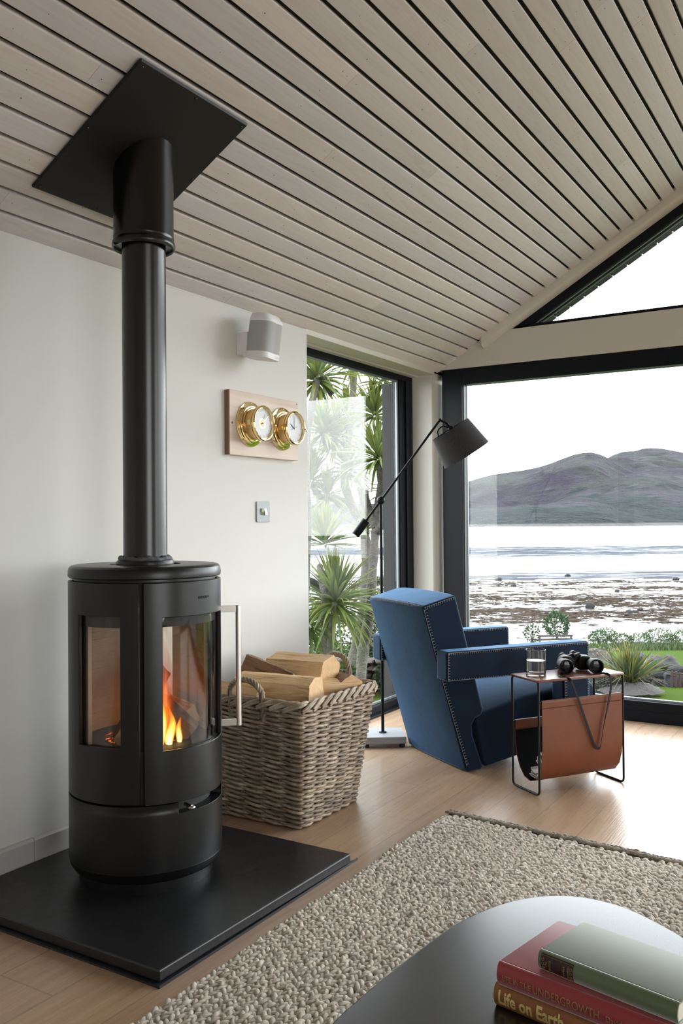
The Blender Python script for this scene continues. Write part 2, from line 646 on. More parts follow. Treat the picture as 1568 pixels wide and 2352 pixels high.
M_ORANGE = simple('tan_book_cloth', (0.30, 0.115, 0.035), 0.55, bump=0.15, bscale=600, bdist=0.0006)
M_PAGES = simple('book_pages', (0.72, 0.66, 0.55), 0.8)
M_MAROON = simple('maroon_spine_label', (0.035, 0.012, 0.012), 0.5)
M_GOLD = simple('gold_foil', (0.78, 0.62, 0.24), 0.5, 0.35)
M_DULLGOLD = simple('dull_gold_foil', (0.40, 0.25, 0.12), 0.5, 0.2)
M_PAPER = simple('newsprint', (0.55, 0.53, 0.49), 0.8, var=0.15, vscale=60)
M_PINK = simple('red_print', (0.5, 0.08, 0.09), 0.8)
M_RUBBERG = simple('pebbled_black_rubber', (0.005, 0.005, 0.0055), 0.5, spec=0.3, bump=0.5, bscale=900, bdist=0.0008)
M_LENS = simple('dark_coated_lens', (0.003, 0.0035, 0.004), 0.05, spec=0.25)
M_STRAP = simple('black_strap', (0.003, 0.003, 0.0036), 0.42, spec=0.18)


def log_material(name, light, dark):
    m = NT(name)
    tc = m.n('ShaderNodeUVMap')
    mp = m.n('ShaderNodeMapping', {'Scale': (1.6, 22, 1)})
    m.t.links.new(tc.outputs[0], mp.inputs[0])
    a = m.noise(mp.outputs[0], 2.0, 6, 0.65, 0.7)
    c = m.ramp(a, [(0.36, dark), (0.46, tuple(x * 0.7 + y * 0.3 for x, y in zip(light, dark))), (0.7, light)])
    return m.surface(m.pbsdf(Base_Color=c, Roughness=0.75, Normal=m.bump(a, 0.8, 0.008)))


M_LOGW = log_material('split_pine_wood', (0.80, 0.56, 0.31), (0.46, 0.26, 0.115))
M_LOGE = simple('pine_end_grain', (0.70, 0.47, 0.26), 0.85, var=0.3, vscale=45, bump=0.5, bscale=180, bdist=0.004)
M_BARK = log_material('pine_bark', (0.23, 0.12, 0.06), (0.07, 0.035, 0.02))
M_CHAR = log_material('charred_wood', (0.10, 0.06, 0.04), (0.012, 0.009, 0.008))


def flame_material():
    m = NT('flame')
    v = m.coords()
    t = m.tint()
    sp = m.n('ShaderNodeSeparateColor', {0: t})
    hgt, soft = sp.outputs[0], sp.outputs[1]
    lw = m.n('ShaderNodeLayerWeight', {'Blend': 0.5})
    core = m.math('SUBTRACT', 1.0, lw.outputs['Facing'])
    nz = m.noise(m.coords(scale=(1, 1, 0.35)), 30, 3, 0.6)
    heat = m.math('SUBTRACT', m.math('ADD', core, m.math('MULTIPLY', nz, 0.5)), hgt)
    col = m.ramp(m.math('SUBTRACT', heat, m.math('MULTIPLY', soft, 0.62)), [(0.0, (0.75, 0.10, 0.012)), (0.4, (1.0, 0.22, 0.02)), (0.8, (1.0, 0.50, 0.07)), (1.0, (1.0, 0.78, 0.28))])
    heat = m.math('SUBTRACT', heat, m.math('MULTIPLY', soft, 0.62))
    st = m.math('MULTIPLY_ADD', m.math('MAXIMUM', heat, 0.0), 3.2, 0.45)
    em = m.n('ShaderNodeEmission', {'Color': col, 'Strength': st})
    tr = m.n('ShaderNodeBsdfTransparent')
    al = m.math('MULTIPLY', m.math('POWER', core, 1.3), m.math('SUBTRACT', 1.05, hgt))
    al = m.math('MULTIPLY', al, m.math('MULTIPLY_ADD', soft, -0.35, 1.0))
    mx = m.n('ShaderNodeMixShader', {0: m.math('MINIMUM', al, 0.9), 1: tr.outputs[0], 2: em.outputs[0]})
    return m.surface(mx.outputs[0])


M_FLAME = flame_material()


def ember_material():
    m = NT('glowing_embers')
    nz = m.noise(m.coords(), 55, 4, 0.7)
    c = m.ramp(nz, [(0.4, (0.01, 0.008, 0.007)), (0.6, (0.12, 0.02, 0.008))])
    e = m.ramp(nz, [(0.52, (0, 0, 0)), (0.7, (1.0, 0.2, 0.02))])
    return m.surface(m.pbsdf(Base_Color=c, Roughness=0.9, Emission_Color=e, Emission_Strength=1.6))


M_EMBER = ember_material()


def clear_glass(name, ior, col=(1, 1, 1)):
    m = NT(name)
    g = m.n('ShaderNodeBsdfGlass', {'Color': col, 'Roughness': 0.0, 'IOR': ior})
    return m.surface(g.outputs[0])


M_TUMBLER = clear_glass('tumbler_glass', 1.48)
M_WATER = clear_glass('drinking_water', 1.33)

# ------------------------------------------------------------------ lettering
def lettering(s, size, origin, xdir, ydir, mat, name, parent, depth=0.0006, align='LEFT', bend=None, squash=1.0, fit=None, bold=0.0):
    cu = bpy.data.curves.new(name, 'FONT')
    cu.body, cu.size, cu.extrude, cu.align_x = s, size, depth, align
    cu.resolution_u = 3
    cu.offset = bold
    o = bpy.data.objects.new(name, cu)
    COL.objects.link(o)
    dg = bpy.context.evaluated_depsgraph_get()
    me = bpy.data.meshes.new_from_object(o.evaluated_get(dg))
    bpy.data.objects.remove(o)
    if bend:
        # cut the letters into strips so that they follow a curved spine or door
        bm = bmesh.new()
        bm.from_mesh(me)
        for ax in (0, 1):
            lo, hi = min(v.co[ax] for v in bm.verts), max(v.co[ax] for v in bm.verts)
            st = size / 9 if ax else size / 3
            for k in range(1, int((hi - lo) / st) + 1):
                co, no = [0, 0, 0], [0, 0, 0]
                co[ax], no[ax] = lo + k * st, 1
                bmesh.ops.bisect_plane(bm, geom=bm.verts[:] + bm.edges[:] + bm.faces[:], plane_co=co, plane_no=no)
        bm.to_mesh(me)
        bm.free()
    if fit:
        w = max(v.co.x for v in me.vertices) - min(v.co.x for v in me.vertices)
        for v in me.vertices:
            v.co.x *= fit / w
    off = parent_world(parent) if parent else Vector()
    x, y = Vector(xdir).normalized(), Vector(ydir).normalized()
    z = x.cross(y)
    for v in me.vertices:
        c = v.co
        v.co = (bend(c) if bend else Vector(origin) + x * c.x * squash + y * c.y + z * c.z) - off
    me.name = name
    me.materials.clear()
    me.materials.append(mat)
    ob = bpy.data.objects.new(name, me)
    COL.objects.link(ob)
    if parent:
        ob.parent = parent
    return ob


# ================================================================== STRUCTURE
SLOPE = math.atan(0.585)
EX = V(math.cos(SLOPE), 0, math.sin(SLOPE))
EN = V(-math.sin(SLOPE), 0, math.cos(SLOPE))


def build_room():
    b = MB().box((-2.6, BACK_Y - 0.2, -0.12), (RIGHT_X + 0.2, GY + 0.14, 0))
    struct(b.build('floor', M_FLOOR, smooth=0), 'oak plank floor running towards the gable window')
    b = MB().box((-2.58, BACK_Y - 0.2, 0), (LEFT_X, 3.485, 2.0))
    b.box((-2.58, BACK_Y - 0.2, 1.99), (LEFT_X, 3.485, 2.006))
    w = b.build('wall_left', M_WALL, smooth=0, bevel=0.006, seg=2)
    struct(w, 'off-white plastered wall behind the stove')
    b = MB().box((-2.5, 4.88, 0), (-2.335, GY + 0.1, 2.0))
    struct(b.build('wall_corner', M_CREAM, smooth=0, bevel=0.003), 'narrow cream pier between the two windows')
    # back and right walls (outside the picture; close the room)
    b = MB().prism([(-2.58, 0), (RIGHT_X + 0.2, 0), (RIGHT_X + 0.2, 2.0), (RIDGE_X, ceil_z(RIDGE_X)), (-2.58, 1.85)], lambda p: (p[0], BACK_Y - 0.2, p[1]), lambda p: (p[0], BACK_Y, p[1]))
    struct(b.build('wall_back', M_WALL, smooth=0))
    b = MB().box((RIGHT_X, BACK_Y, 0), (RIGHT_X + 0.2, -2.5, 2.05)).box((RIGHT_X, 0.5, 0), (RIGHT_X + 0.2, 3.0, 2.05)).box((RIGHT_X, 4.7, 0), (RIGHT_X + 0.2, GY, 2.05))
    struct(b.build('wall_right', M_WALL, smooth=0))
    b = MB()  # glazed doors out of view, added and sized to let fill light in
    for y in (3.0, 4.63):
        b.box((RIGHT_X + 0.06, y, 0.05), (RIGHT_X + 0.13, y + 0.07, 2.0))
    b.box((RIGHT_X + 0.05, 3.0, 0), (RIGHT_X + 0.14, 4.7, 0.06)).box((RIGHT_X + 0.05, 3.0, 1.98), (RIGHT_X + 0.14, 4.7, 2.06))
    for y in (-2.5, -1.03, 0.43):
        b.box((RIGHT_X + 0.06, y, 0.05), (RIGHT_X + 0.13, y + 0.07, 2.0))
    b.box((RIGHT_X + 0.05, -2.5, 0), (RIGHT_X + 0.14, 0.5, 0.06)).box((RIGHT_X + 0.05, -2.5, 1.98), (RIGHT_X + 0.14, 0.5, 2.06))
    dr = struct(b.build('added_fill_doors', M_FRAME, smooth=0))
    b = MB()
    for y in (3.07, -2.45, -1.0):
        b.box((RIGHT_X + 0.09, y, 0.06), (RIGHT_X + 0.1, y + 1.56, 1.98))
    b.build('glass', M_GLASS, dr, smooth=0)

    # ceiling boards: profile across the slope, extruded along the room
    px, gap, th = 0.0707, 0.0125, 0.02
    L = px / math.cos(SLOPE) - gap
    r = 0.0045
    prof = [(0, th), (0, 0.0012), (0.0012, 0), (L - r, 0), (L - r * 0.62, r * 0.1), (L - r * 0.3, r * 0.34), (L - r * 0.08, r * 0.65), (L, r * 1.05), (L, th)]
    b = MB()
    rs = random.Random(3)
    nails = []

    def run(k, side):
        x0 = -2.262 + px * k
        u0 = gap / 2
        y = BACK_Y
        ends = []
        yy = BACK_Y + rs.uniform(0.4, 3.6)
        while yy < GY - 0.3:
            ends.append(yy)
            yy += rs.uniform(1.5, 3.6)
        ends.append(GY - 0.006)
        for e in ends:
            t = rs.uniform(0.91, 1.04)
            warm = rs.uniform(-0.025, 0.035)
            b.col = (t * (1 + warm), t, t * (1 - warm * 1.2))
            b.m = 0

            def P(p, yv):
                q = V(x0, yv, ceil_z(x0)) + EX * (u0 + p[0]) + EN * p[1]
                return q if side > 0 else V(2 * RIDGE_X - q.x, q.y, q.z)
            b.prism(prof, lambda p, a=y: P(p, a), lambda p, a=e - 0.0011: P(p, a))
            if side > 0:
                b.m = 1
                ny = y + 0.03
                cand = [ny]
                while ny < e - 0.45:
                    ny += 0.4
                    cand.append(ny)
                cand.append(e - 0.03)
                for c in cand:
                    if rs.random() < 0.85:
                        uc = L * rs.uniform(0.42, 0.6)
                        rr = rs.uniform(0.0015, 0.0025)
                        pts = [P((uc + rr * math.cos(a), -0.0004), c + rr * math.sin(a)) for a in [j * PI / 3 for j in range(6)]]
                        b.poly(pts)
            y = e

    n = int((RIDGE_X + 2.262) / px)
    for k in range(-1, n):
        run(k, 1)
    for k in range(-1, n):
        run(k, -1)
    c = b.build('ceiling', [M_BOARD, M_NAIL], smooth=30, recalc=True)
    struct(c, 'sloping whitewashed board ceiling with dark gaps')
    # dark backing and roof above the boards
    b = MB()
    for sgn in (1, -1):
        def Q(x, y, o):
            p = V(x, y, ceil_z(x) + o)
            return p if sgn > 0 else V(2 * RIDGE_X - p.x, p.y, p.z)
        a = [(-2.335, 0.026), (RIDGE_X, 0.026), (RIDGE_X, 0.25), (-2.335, 0.25)]
        b.prism(a, lambda p: Q(p[0], BACK_Y - 0.3, p[1]), lambda p: Q(p[0], GY + 0.08, p[1]))
    struct(b.build('ceiling_backing', M_DARKGAP, smooth=0))
    b = MB()
    b.prism([(-2.62, 1.982), (-2.335, 2.03), (-2.335, 2.26), (-2.62, 2.12)], lambda p: (p[0], BACK_Y - 0.3, p[1]), lambda p: (p[0], GY + 0.35, p[1]))
    struct(b.build('roof_eaves', M_CLAD, smooth=0))
    # verge outside the gable: panels under the roof edge
    b = MB()
    x = -2.62
    while x < RIDGE_X:
        x1 = min(x + 0.079, RIDGE_X)
        b.prism([(x, -0.047), (x1, -0.047), (x1, 0.24), (x, 0.24)], lambda p: (p[0], GY + 0.10, ceil_z(p[0]) + p[1]), lambda p: (p[0], GY + 0.345, ceil_z(p[0]) + p[1]))
        b.prism([(x, -0.047), (x1, -0.047), (x1, 0.24), (x, 0.24)], lambda p: (2 * RIDGE_X - p[0], GY + 0.10, ceil_z(p[0]) + p[1]), lambda p: (2 * RIDGE_X - p[0], GY + 0.345, ceil_z(p[0]) + p[1]))
        b.prism([(x1, -0.040), (x1 + 0.006, -0.040), (x1 + 0.006, 0.2), (x1, 0.2)], lambda p: (p[0], GY + 0.10, ceil_z(p[0]) + p[1]), lambda p: (p[0], GY + 0.33, ceil_z(p[0]) + p[1]))
        x += 0.085
    struct(b.build('roof_verge', M_CLAD, smooth=0))

    # cream head over the side window
    b = MB().box((-2.42, 3.485, 1.984), (-2.318, 4.885, 2.02)).box((-2.60, 3.485, 1.976), (-2.424, 4.885, 2.02))
    struct(b.build('trim_1', M_CREAM, smooth=0, bevel=0.002), 'cream boards over the side window')

    # skirting
    b = MB().prism([(0, 0), (0.015, 0), (0.015, 0.100), (0.010, 0.107), (0, 0.109)], lambda p: (LEFT_X + p[0], BACK_Y, p[1]), lambda p: (LEFT_X + p[0], 1.889, p[1]))
    b.prism([(0, 0), (0.0155, 0), (0.0155, 0.100), (0.010, 0.107), (0, 0.109)], lambda p: (LEFT_X + p[0], 1.891, p[1]), lambda p: (LEFT_X + p[0], 3.485, p[1]))
    struct(b.build('baseboard_left', M_SKIRT, smooth=0, bevel=0.002), 'pale grey skirting board below the plastered wall')

    # side window
    fx0, fx1 = -2.535, -2.465
    b = MB().box((fx0, 3.40, 0.0), (fx1, 4.88, 0.052)).box((fx0, 3.40, 1.945), (fx1, 4.88, 1.980))
    b.box((fx0, 4.735, 0.052), (fx1 - 0.012, 4.80, 1.945)).box((fx0, 4.80, 0.052), (fx1, 4.88, 1.945)).box((fx0, 3.40, 0.052), (fx1, 3.46, 1.945))
    b.box((fx1, 3.485, 0.0), (fx1 + 0.03, 4.88, 0.012))
    w1 = struct(b.build('window_1', M_FRAME, smooth=0, bevel=0.003), 'tall side window beside the plastered wall')
    b = MB().box((-2.512, 3.44, 0.04), (-2.506, 4.72, 1.95))
    b.build('glass', M_GLASS, w1, smooth=0)
    b = MB().box((-2.500, 3.46, 0.052), (-2.490, 4.735, 0.066)).box((-2.500, 4.715, 0.052), (-2.488, 4.735, 1.945)).box((-2.500, 3.46, 1.932), (-2.490, 4.735, 1.945))
    b.build('glazing_bead', M_GASKET, w1, smooth=0, bevel=0.002)
    # outside corner cladding
    b = MB().box((-2.66, 4.845, -0.5), (-2.545, 5.25, 1.95)).box((-2.66, 5.05, -0.5), (-2.30, 5.25, 1.95)).box((-2.664, 4.84, 0.86), (-2.66, 5.25, 0.864))
    struct(b.build('wall_corner_outside', M_CLAD, smooth=0, bevel=0.004), 'dark cladding at the outside corner')

    # gable window
    y0, y1 = GY, GY + 0.085
    b = MB().box((-2.302, y0, 0), (-2.171, y1, 2.018)).box((-2.171, y0, 1.920), (RIGHT_X, y1, 2.018)).box((-2.171, y0, 0), (RIGHT_X, y1, 0.112))
    b.box((1.35, y0, 0.112), (1.47, y1, 1.920)).box((4.4, y0, 0.112), (RIGHT_X, y1, 1.920))
    b.box((-2.302, y0 - 0.006, 0), (RIGHT_X, y0, 0.060))
    w2 = struct(b.build('window_2', M_FRAME, smooth=0, bevel=0.003), 'wide gable window looking over the water')
    b = MB().box((-2.19, y0 + 0.055, 0.10), (1.36, y0 + 0.061, 1.93)).box((1.46, y0 + 0.055, 0.10), (4.41, y0 + 0.061, 1.93))
    b.build('glass', M_GLASS, w2, smooth=0)
    b = MB().box((-2.171, y0 + 0.03, 0.112), (1.35, y0 + 0.05, 0.122)).box((-2.171, y0 + 0.02, 0.112), (-2.165, y0 + 0.028, 1.920)).box((-2.160, y0 + 0.04, 0.112), (-2.154, y0 + 0.05, 1.920))
    b.build('glazing_bead', M_GASKET, w2, smooth=0)
    # transom beam and sloping edge of the gable
    xl, xr = LEFT_X - 0.03, 2 * RIDGE_X - LEFT_X + 0.03
    xt = (2.216 - 2.013) / 0.585 + LEFT_X
    b = MB()
    b.prism([(xl, 2.0175), (xr, 2.0175), (2 * RIDGE_X - xt, 2.217), (xt, 2.217)], lambda p: (p[0], GY - 0.012, p[1]), lambda p: (p[0], GY + 0.09, p[1]))
    struct(b.build('wall_gable', M_CREAM, smooth=0, bevel=0.003), 'cream transom beam across the gable')
    b = MB()
    cs = [(GY - 0.055, 0.02), (GY - 0.055, -0.040), (GY - 0.050, -0.049), (GY - 0.038, -0.056), (GY - 0.02, -0.062), (GY - 0.0, -0.066), (GY + 0.05, -0.066), (GY + 0.05, 0.02)]
    xa = xt - 0.055
    for sgn in (1, -1):
        f = lambda p, x: (x if sgn > 0 else 2 * RIDGE_X - x, p[0], ceil_z(x) + p[1])
        b.prism(cs, lambda p: f(p, xa), lambda p: f(p, RIDGE_X))
    struct(b.build('trim_2', M_CREAM, smooth=40), 'cream sloping trim between ceiling and gable glass')
    # triangular window
    b = MB()
    for sgn in (1, -1):
        g = lambda x, y, z: (x if sgn > 0 else 2 * RIDGE_X - x, y, z)
        pr = [(xt - 0.02, -0.066), (RIDGE_X, -0.066), (RIDGE_X, -0.121), (xt + 0.06, -0.121)]
        b.prism(pr, lambda p: g(p[0], GY, ceil_z(p[0]) + p[1]), lambda p: g(p[0], GY + 0.08, ceil_z(p[0]) + p[1]))
    b.box((xt + 0.05, GY, 2.214), (2 * RIDGE_X - xt - 0.05, GY + 0.08, 2.236))
    w3 = struct(b.build('window_3', M_FRAME, smooth=0, bevel=0.002), 'triangular gable window above the transom beam')
    a = (2.23 + 0.115 - 2.013) / 0.585 + LEFT_X
    b = MB().prism([(a, 2.228), (2 * RIDGE_X - a, 2.228), (RIDGE_X, ceil_z(RIDGE_X) - 0.115)], lambda p: (p[0], GY + 0.05, p[1]), lambda p: (p[0], GY + 0.056, p[1]))
    b.build('glass', M_GLASS, w3, smooth=0)
    b = MB()
    b.prism([(a, -0.121), (RIDGE_X, -0.121), (RIDGE_X, -0.127), (a, -0.127)], lambda p: (p[0], GY + 0.02, ceil_z(p[0]) + p[1]), lambda p: (p[0], GY + 0.028, ceil_z(p[0]) + p[1]))
    b.prism([(a, -0.121), (RIDGE_X, -0.121), (RIDGE_X, -0.129), (a, -0.129)], lambda p: (p[0], GY + 0.064, ceil_z(p[0]) + p[1]), lambda p: (p[0], GY + 0.072, ceil_z(p[0]) + p[1]))
    b.build('glazing_bead', M_GASKET, w3, smooth=0)


build_room()
# ================================================================== HEARTH, STOVE, FLUE
SX, SY = -1.946, 2.023
AZ0 = math.atan2(-SY, -SX)  # towards the camera
SR = 0.2295


def sp(th, r, z):
    """stove polar: th in degrees from the direction of the viewer, positive towards the window"""
    a = AZ0 + math.radians(th)
    return V(SX + r * math.cos(a), SY + r * math.sin(a), z)


def curved_panel(b, r, t, th0, th1, z0, z1, holes=(), step=3.0):
    """curved sheet of thickness t with rectangular openings"""
    ths = {th0, th1}
    zs = {z0, z1}
    for h in holes:
        ths |= {h[0], h[1]}
        zs |= {h[2], h[3]}
    ts = sorted(ths)
    full = []
    for a, c in zip(ts, ts[1:]):
        n = max(1, round((c - a) / step))
        full += [a + (c - a) * k / n for k in range(n)]
    full.append(ts[-1])
    zz = sorted(zs)
    closed = abs(th1 - th0 - 360) < 1e-6
    hole = lambda a, z: any(h[0] < a < h[1] and h[2] < z < h[3] for h in holes)
    vo, vi = {}, {}

    def vid(d, i, j, rr):
        if closed and i == len(full) - 1:
            i = 0
        if (i, j) not in d:
            d[(i, j)] = b.vert(sp(full[i], rr, zz[j]))
        return d[(i, j)]
    ni, nj = len(full) - 1, len(zz) - 1
    solid = [[not hole((full[i] + full[i + 1]) / 2, (zz[j] + zz[j + 1]) / 2) for j in range(nj)] for i in range(ni)]
    for i in range(ni):
        for j in range(nj):
            if not solid[i][j]:
                continue
            o = [vid(vo, i, j, r), vid(vo, i + 1, j, r), vid(vo, i + 1, j + 1, r), vid(vo, i, j + 1, r)]
            n_ = [vid(vi, i, j, r - t), vid(vi, i + 1, j, r - t), vid(vi, i + 1, j + 1, r - t), vid(vi, i, j + 1, r - t)]
            b.face(o)
            b.face(n_[::-1])

            def open_(ii, jj):
                if closed:
                    ii %= ni
                return ii < 0 or jj < 0 or ii >= ni or jj >= nj or not solid[ii][jj]
            for (ii, jj, p, q) in ((i, j - 1, 0, 1), (i + 1, j, 1, 2), (i, j + 1, 2, 3), (i - 1, j, 3, 0)):
                if open_(ii, jj):
                    b.face((o[p], n_[p], n_[q], o[q]))
    return b


HZ = 0.036  # top of the hearth slab


def build_hearth():
    h = thing('hearth_slab', (-1.88, 2.0, 0), 'black granite hearth slab on the floor under the stove', 'hearth')
    slab = [(-1.481, 1.578), (-1.470, 2.446), (-2.296, 2.452), (-2.296, 1.582)]
    b = MB().prism(slab, lambda p: (p[0], p[1], 0.008), lambda p: (p[0], p[1], HZ))
    b.build('granite_top', M_HEARTH, h, smooth=0, bevel=0.0035, seg=2)
    t = MB()
    t.prism([(-1.471, 1.568), (-1.471, 2.492), (-1.483, 2.450), (-1.495, 2.440), (-1.495, 1.590), (-2.296, 1.595), (-2.296, 1.571)], lambda p: (p[0], p[1], 0.0), lambda p: (p[0], p[1], 0.005))
    t.prism([(-1.472, 1.569), (-1.472, 2.492), (-1.4735, 2.492), (-1.4735, 1.569)], lambda p: (p[0], p[1], 0.004), lambda p: (p[0], p[1], 0.007))
    t.build('edge_trim', M_TRIM, h, smooth=0)


def build_stove():
    s = thing('wood_stove', (SX, SY, HZ), 'tall matt black cylindrical wood stove with curved glass on the granite hearth', 'stove')
    # plinth and drum
    b = MB().lathe([(0, HZ), (0.199, HZ), (0.199, 0.078), (0, 0.078)], 96, (SX, SY, 0))
    b.build('plinth', M_STOVE, s, smooth=40)
    b = MB()
    curved_panel(b, SR, 0.03, -180, 180, 0.105, 0.296, [(23, 79, 0.266, 0.2965)], 3)
    b.lathe([(0, 0.070), (0.205, 0.070), (0.218, 0.076), (0.226, 0.088), (SR, 0.105), (SR - 0.03, 0.105), (0, 0.105)], 120, (SX, SY, 0))
    base = b.build('base', M_STOVE, s, smooth=40, bevel=0.0015, seg=1)
    b = MB().lathe([(0, 0.12), (0.196, 0.12), (0.196, 0.298), (0, 0.298)], 64, (SX, SY, 0))
    b.build('inner_drum', M_INNER, base, smooth=40)
    # body shell with side windows
    b = MB()
    wz0, wz1 = 0.461, 0.834
    curved_panel(b, SR, 0.012, 96.5, 355.5, 0.302, 0.928, [(155, 193, wz0, wz1), (304, 341.7, wz0, wz1)], 3)
    body = b.build('body', M_STOVE, s, smooth=40, bevel=0.0015, seg=1)
    for a0, a1 in ((304, 341.7), (155, 193)):
        b = MB()
        curved_panel(b, SR - 0.014, 0.004, a0 - 1.5, a1 + 1.5, wz0 - 0.01, wz1 + 0.01)
        b.build('side_glass', M_SGLASS, body, smooth=40)
    # inner frame behind the shadow gaps
    b = MB()
    curved_panel(b, SR - 0.02, 0.006, -14, 10, 0.296, 0.93)
    curved_panel(b, SR - 0.02, 0.006, 84, 104, 0.296, 0.93)
    b.build('door_rebate', M_INNER, s, smooth=40)
    # door
    b = MB()
    dz0, dz1 = 0.449, 0.828
    curved_panel(b, SR, 0.012, -1.5, 93.5, 0.2985, 0.928, [(11.8, 80.2, dz0, dz1)], 2.5)
    door = b.build('door', M_STOVE, s, smooth=40, bevel=0.0018, seg=2)
    b = MB()
    curved_panel(b, SR - 0.014, 0.004, 10.5, 81.5, dz0 - 0.01, dz1 + 0.01, step=2.0)
    b.build('door_glass', M_SGLASS, door, smooth=40)
    b = MB()
    hr = SR + 0.054
    for z in (0.828, 0.473):
        p0, p1 = sp(88, SR - 0.004, 0), sp(88, hr, 0)
        tdir = (sp(90, SR, 0) - sp(88, SR, 0)).normalized() * 0.0045
        b.prism([(p0 - tdir), (p1 - tdir), (p1 + tdir), (p0 + tdir)], lambda p, z=z: (p.x, p.y, z - 0.010), lambda p, z=z: (p.x, p.y, z + 0.010))
    b.tube([sp(88, hr, 0.463), sp(88, hr, 0.839)], 0.0085, 20)
    b.build('handle', M_STEEL, door, smooth=40, bevel=0.0006, seg=1)
    # raised maker's lettering on the door
    def bend(c):
        a = 41.0 + math.degrees((c.x) / SR)
        return sp(a, SR + 0.0002 + c.z, 0.876 + c.y)
    lettering('morsø', 0.0175, (0, 0, 0), (1, 0, 0), (0, 1, 0), M_STOVE, 'raised_lettering', door, 0.0016, bend=bend)
    # lid
    b = MB().lathe([(0, 0.930), (0.214, 0.930), (0.214, 0.9365), (0.226, 0.9365), (0.2295, 0.940), (0.2300, 0.946), (0.2295, 0.958), (0.227, 0.966), (0.221, 0.9715), (0.212, 0.9735), (0.108, 0.9735), (0.108, 0.962), (0, 0.962)], 120, (SX, SY, 0))
    b.build('lid', M_STOVE, s, smooth=30)
    # air slider below the door
    k = MB().tube([sp(31, SR - 0.02, 0.283), sp(31, SR + 0.004, 0.282), sp(31, SR + 0.016, 0.281)], [0.005, 0.006, 0.007], 12)
    k.sphere(sp(31, SR + 0.014, 0.2805), (0.012, 0.012, 0.0055), 16, 8)
    k.build('air_slider', M_STEEL, s, smooth=60)
    # firebox
    b = MB()
    curved_panel(b, 0.192, 0.012, 98, 152, 0.44, 0.80)
    curved_panel(b, 0.192, 0.012, 196, 300, 0.44, 0.80)
    for k in range(14):
        z = 0.47 + k * 0.023
        for a0, a1 in ((212, 262), (268, 296), (104, 148)):
            curved_panel(b, 0.182, 0.004, a0, a1, z, z + 0.011)
    b.build('fire_brick_lining', M_VERM, s, smooth=40)
    b = MB().lathe([(0, 0.800), (0.212, 0.800), (0.212, 0.93), (0.16, 0.93), (0.16, 0.815), (0, 0.815)], 64, (SX, SY, 0))
    b.build('baffle_plate', M_INNER, s, smooth=40)
    b = MB().lathe([(0, 0.30), (0.216, 0.30), (0.216, 0.4495), (0.14, 0.4495), (0.12, 0.444), (0, 0.444)], 64, (SX, SY, 0))
    b.build('fire_bed', M_INNER, s, smooth=40)


def log_mesh(b, p0, p1, poly, roll=0.0, bark=(), rs=None, taper=1.0, rough=0.0028):
    """split log: polygon section swept from p0 to p1; faces listed in bark get the bark slot (2), the ends slot 1"""
    p0, p1 = Vector(p0), Vector(p1)
    t = (p1 - p0).normalized()
    up = V(0, 0, 1) if abs(t.z) < 0.95 else V(1, 0, 0)
    s = t.cross(up).normalized()
    u = s.cross(t)
    sub, seg = 4, 14
    rs = rs or random.Random(1)
    ph = rs.uniform(0, 90)
    sec, own = [], []
    for j in range(len(poly)):
        a, c = poly[j], poly[(j + 1) % len(poly)]
        for k in range(sub):
            f = k / sub
            sec.append((a[0] + (c[0] - a[0]) * f, a[1] + (c[1] - a[1]) * f))
            own.append(j)
    n = len(sec)
    rings = []
    c, sn = math.cos(roll), math.sin(roll)
    for k in range(seg + 1):
        f = k / seg
        ring = []
        for j, (x, y) in enumerate(sec):
            w = 1 + 0.05 * mnoise.noise((ph, f * 1.6, j * 0.13)) + (taper - 1) * f
            l = math.hypot(x, y)
            w += rough / l * (mnoise.noise((ph + j * 0.9, f * 3.0, 7)) + 0.8 * mnoise.noise((ph + j * 2.3, f * 6.0, 3)))
            if own[j] in bark:
                w += rough * 1.2 / l * mnoise.noise((j * 1.9, f * 14, ph))
            xx, yy = (x * c - y * sn) * w, (x * sn + y * c) * w
            ff = f
            if k in (0, seg):
                ff += 0.012 * mnoise.noise((ph, xx * 40, yy * 40))
            ring.append(b.vert(p0.lerp(p1, ff) + s * xx + u * yy))
        rings.append(ring)
    for A, B in zip(rings, rings[1:]):
        for j in range(n):
            b.m = 2 if own[j] in bark else 0
            b.face((A[j], A[(j + 1) % n], B[(j + 1) % n], B[j]))
    b.m = 1
    b.face(rings[0][::-1])
    b.face(rings[-1])
    return rings


def add_log_uv(o, p0, p1, seed=0.0):
    me = o.data
    ul = me.uv_layers.new(name='UVMap')
    off = parent_world(o.parent) if o.parent else Vector()
    p0, t = Vector(p0) - off, (Vector(p1) - Vector(p0)).normalized()
    s = t.orthogonal().normalized()
    q = t.cross(s)
    for poly in me.polygons:
        nrm = poly.normal
        side = t.cross(nrm)
        if side.length < 0.3:
            side = s
        side.normalize()
        for li in poly.loop_indices:
            d = me.vertices[me.loops[li].vertex_index].co - p0
            ul.data[li].uv = (d.dot(t) + seed, d.dot(side) + seed * 3)


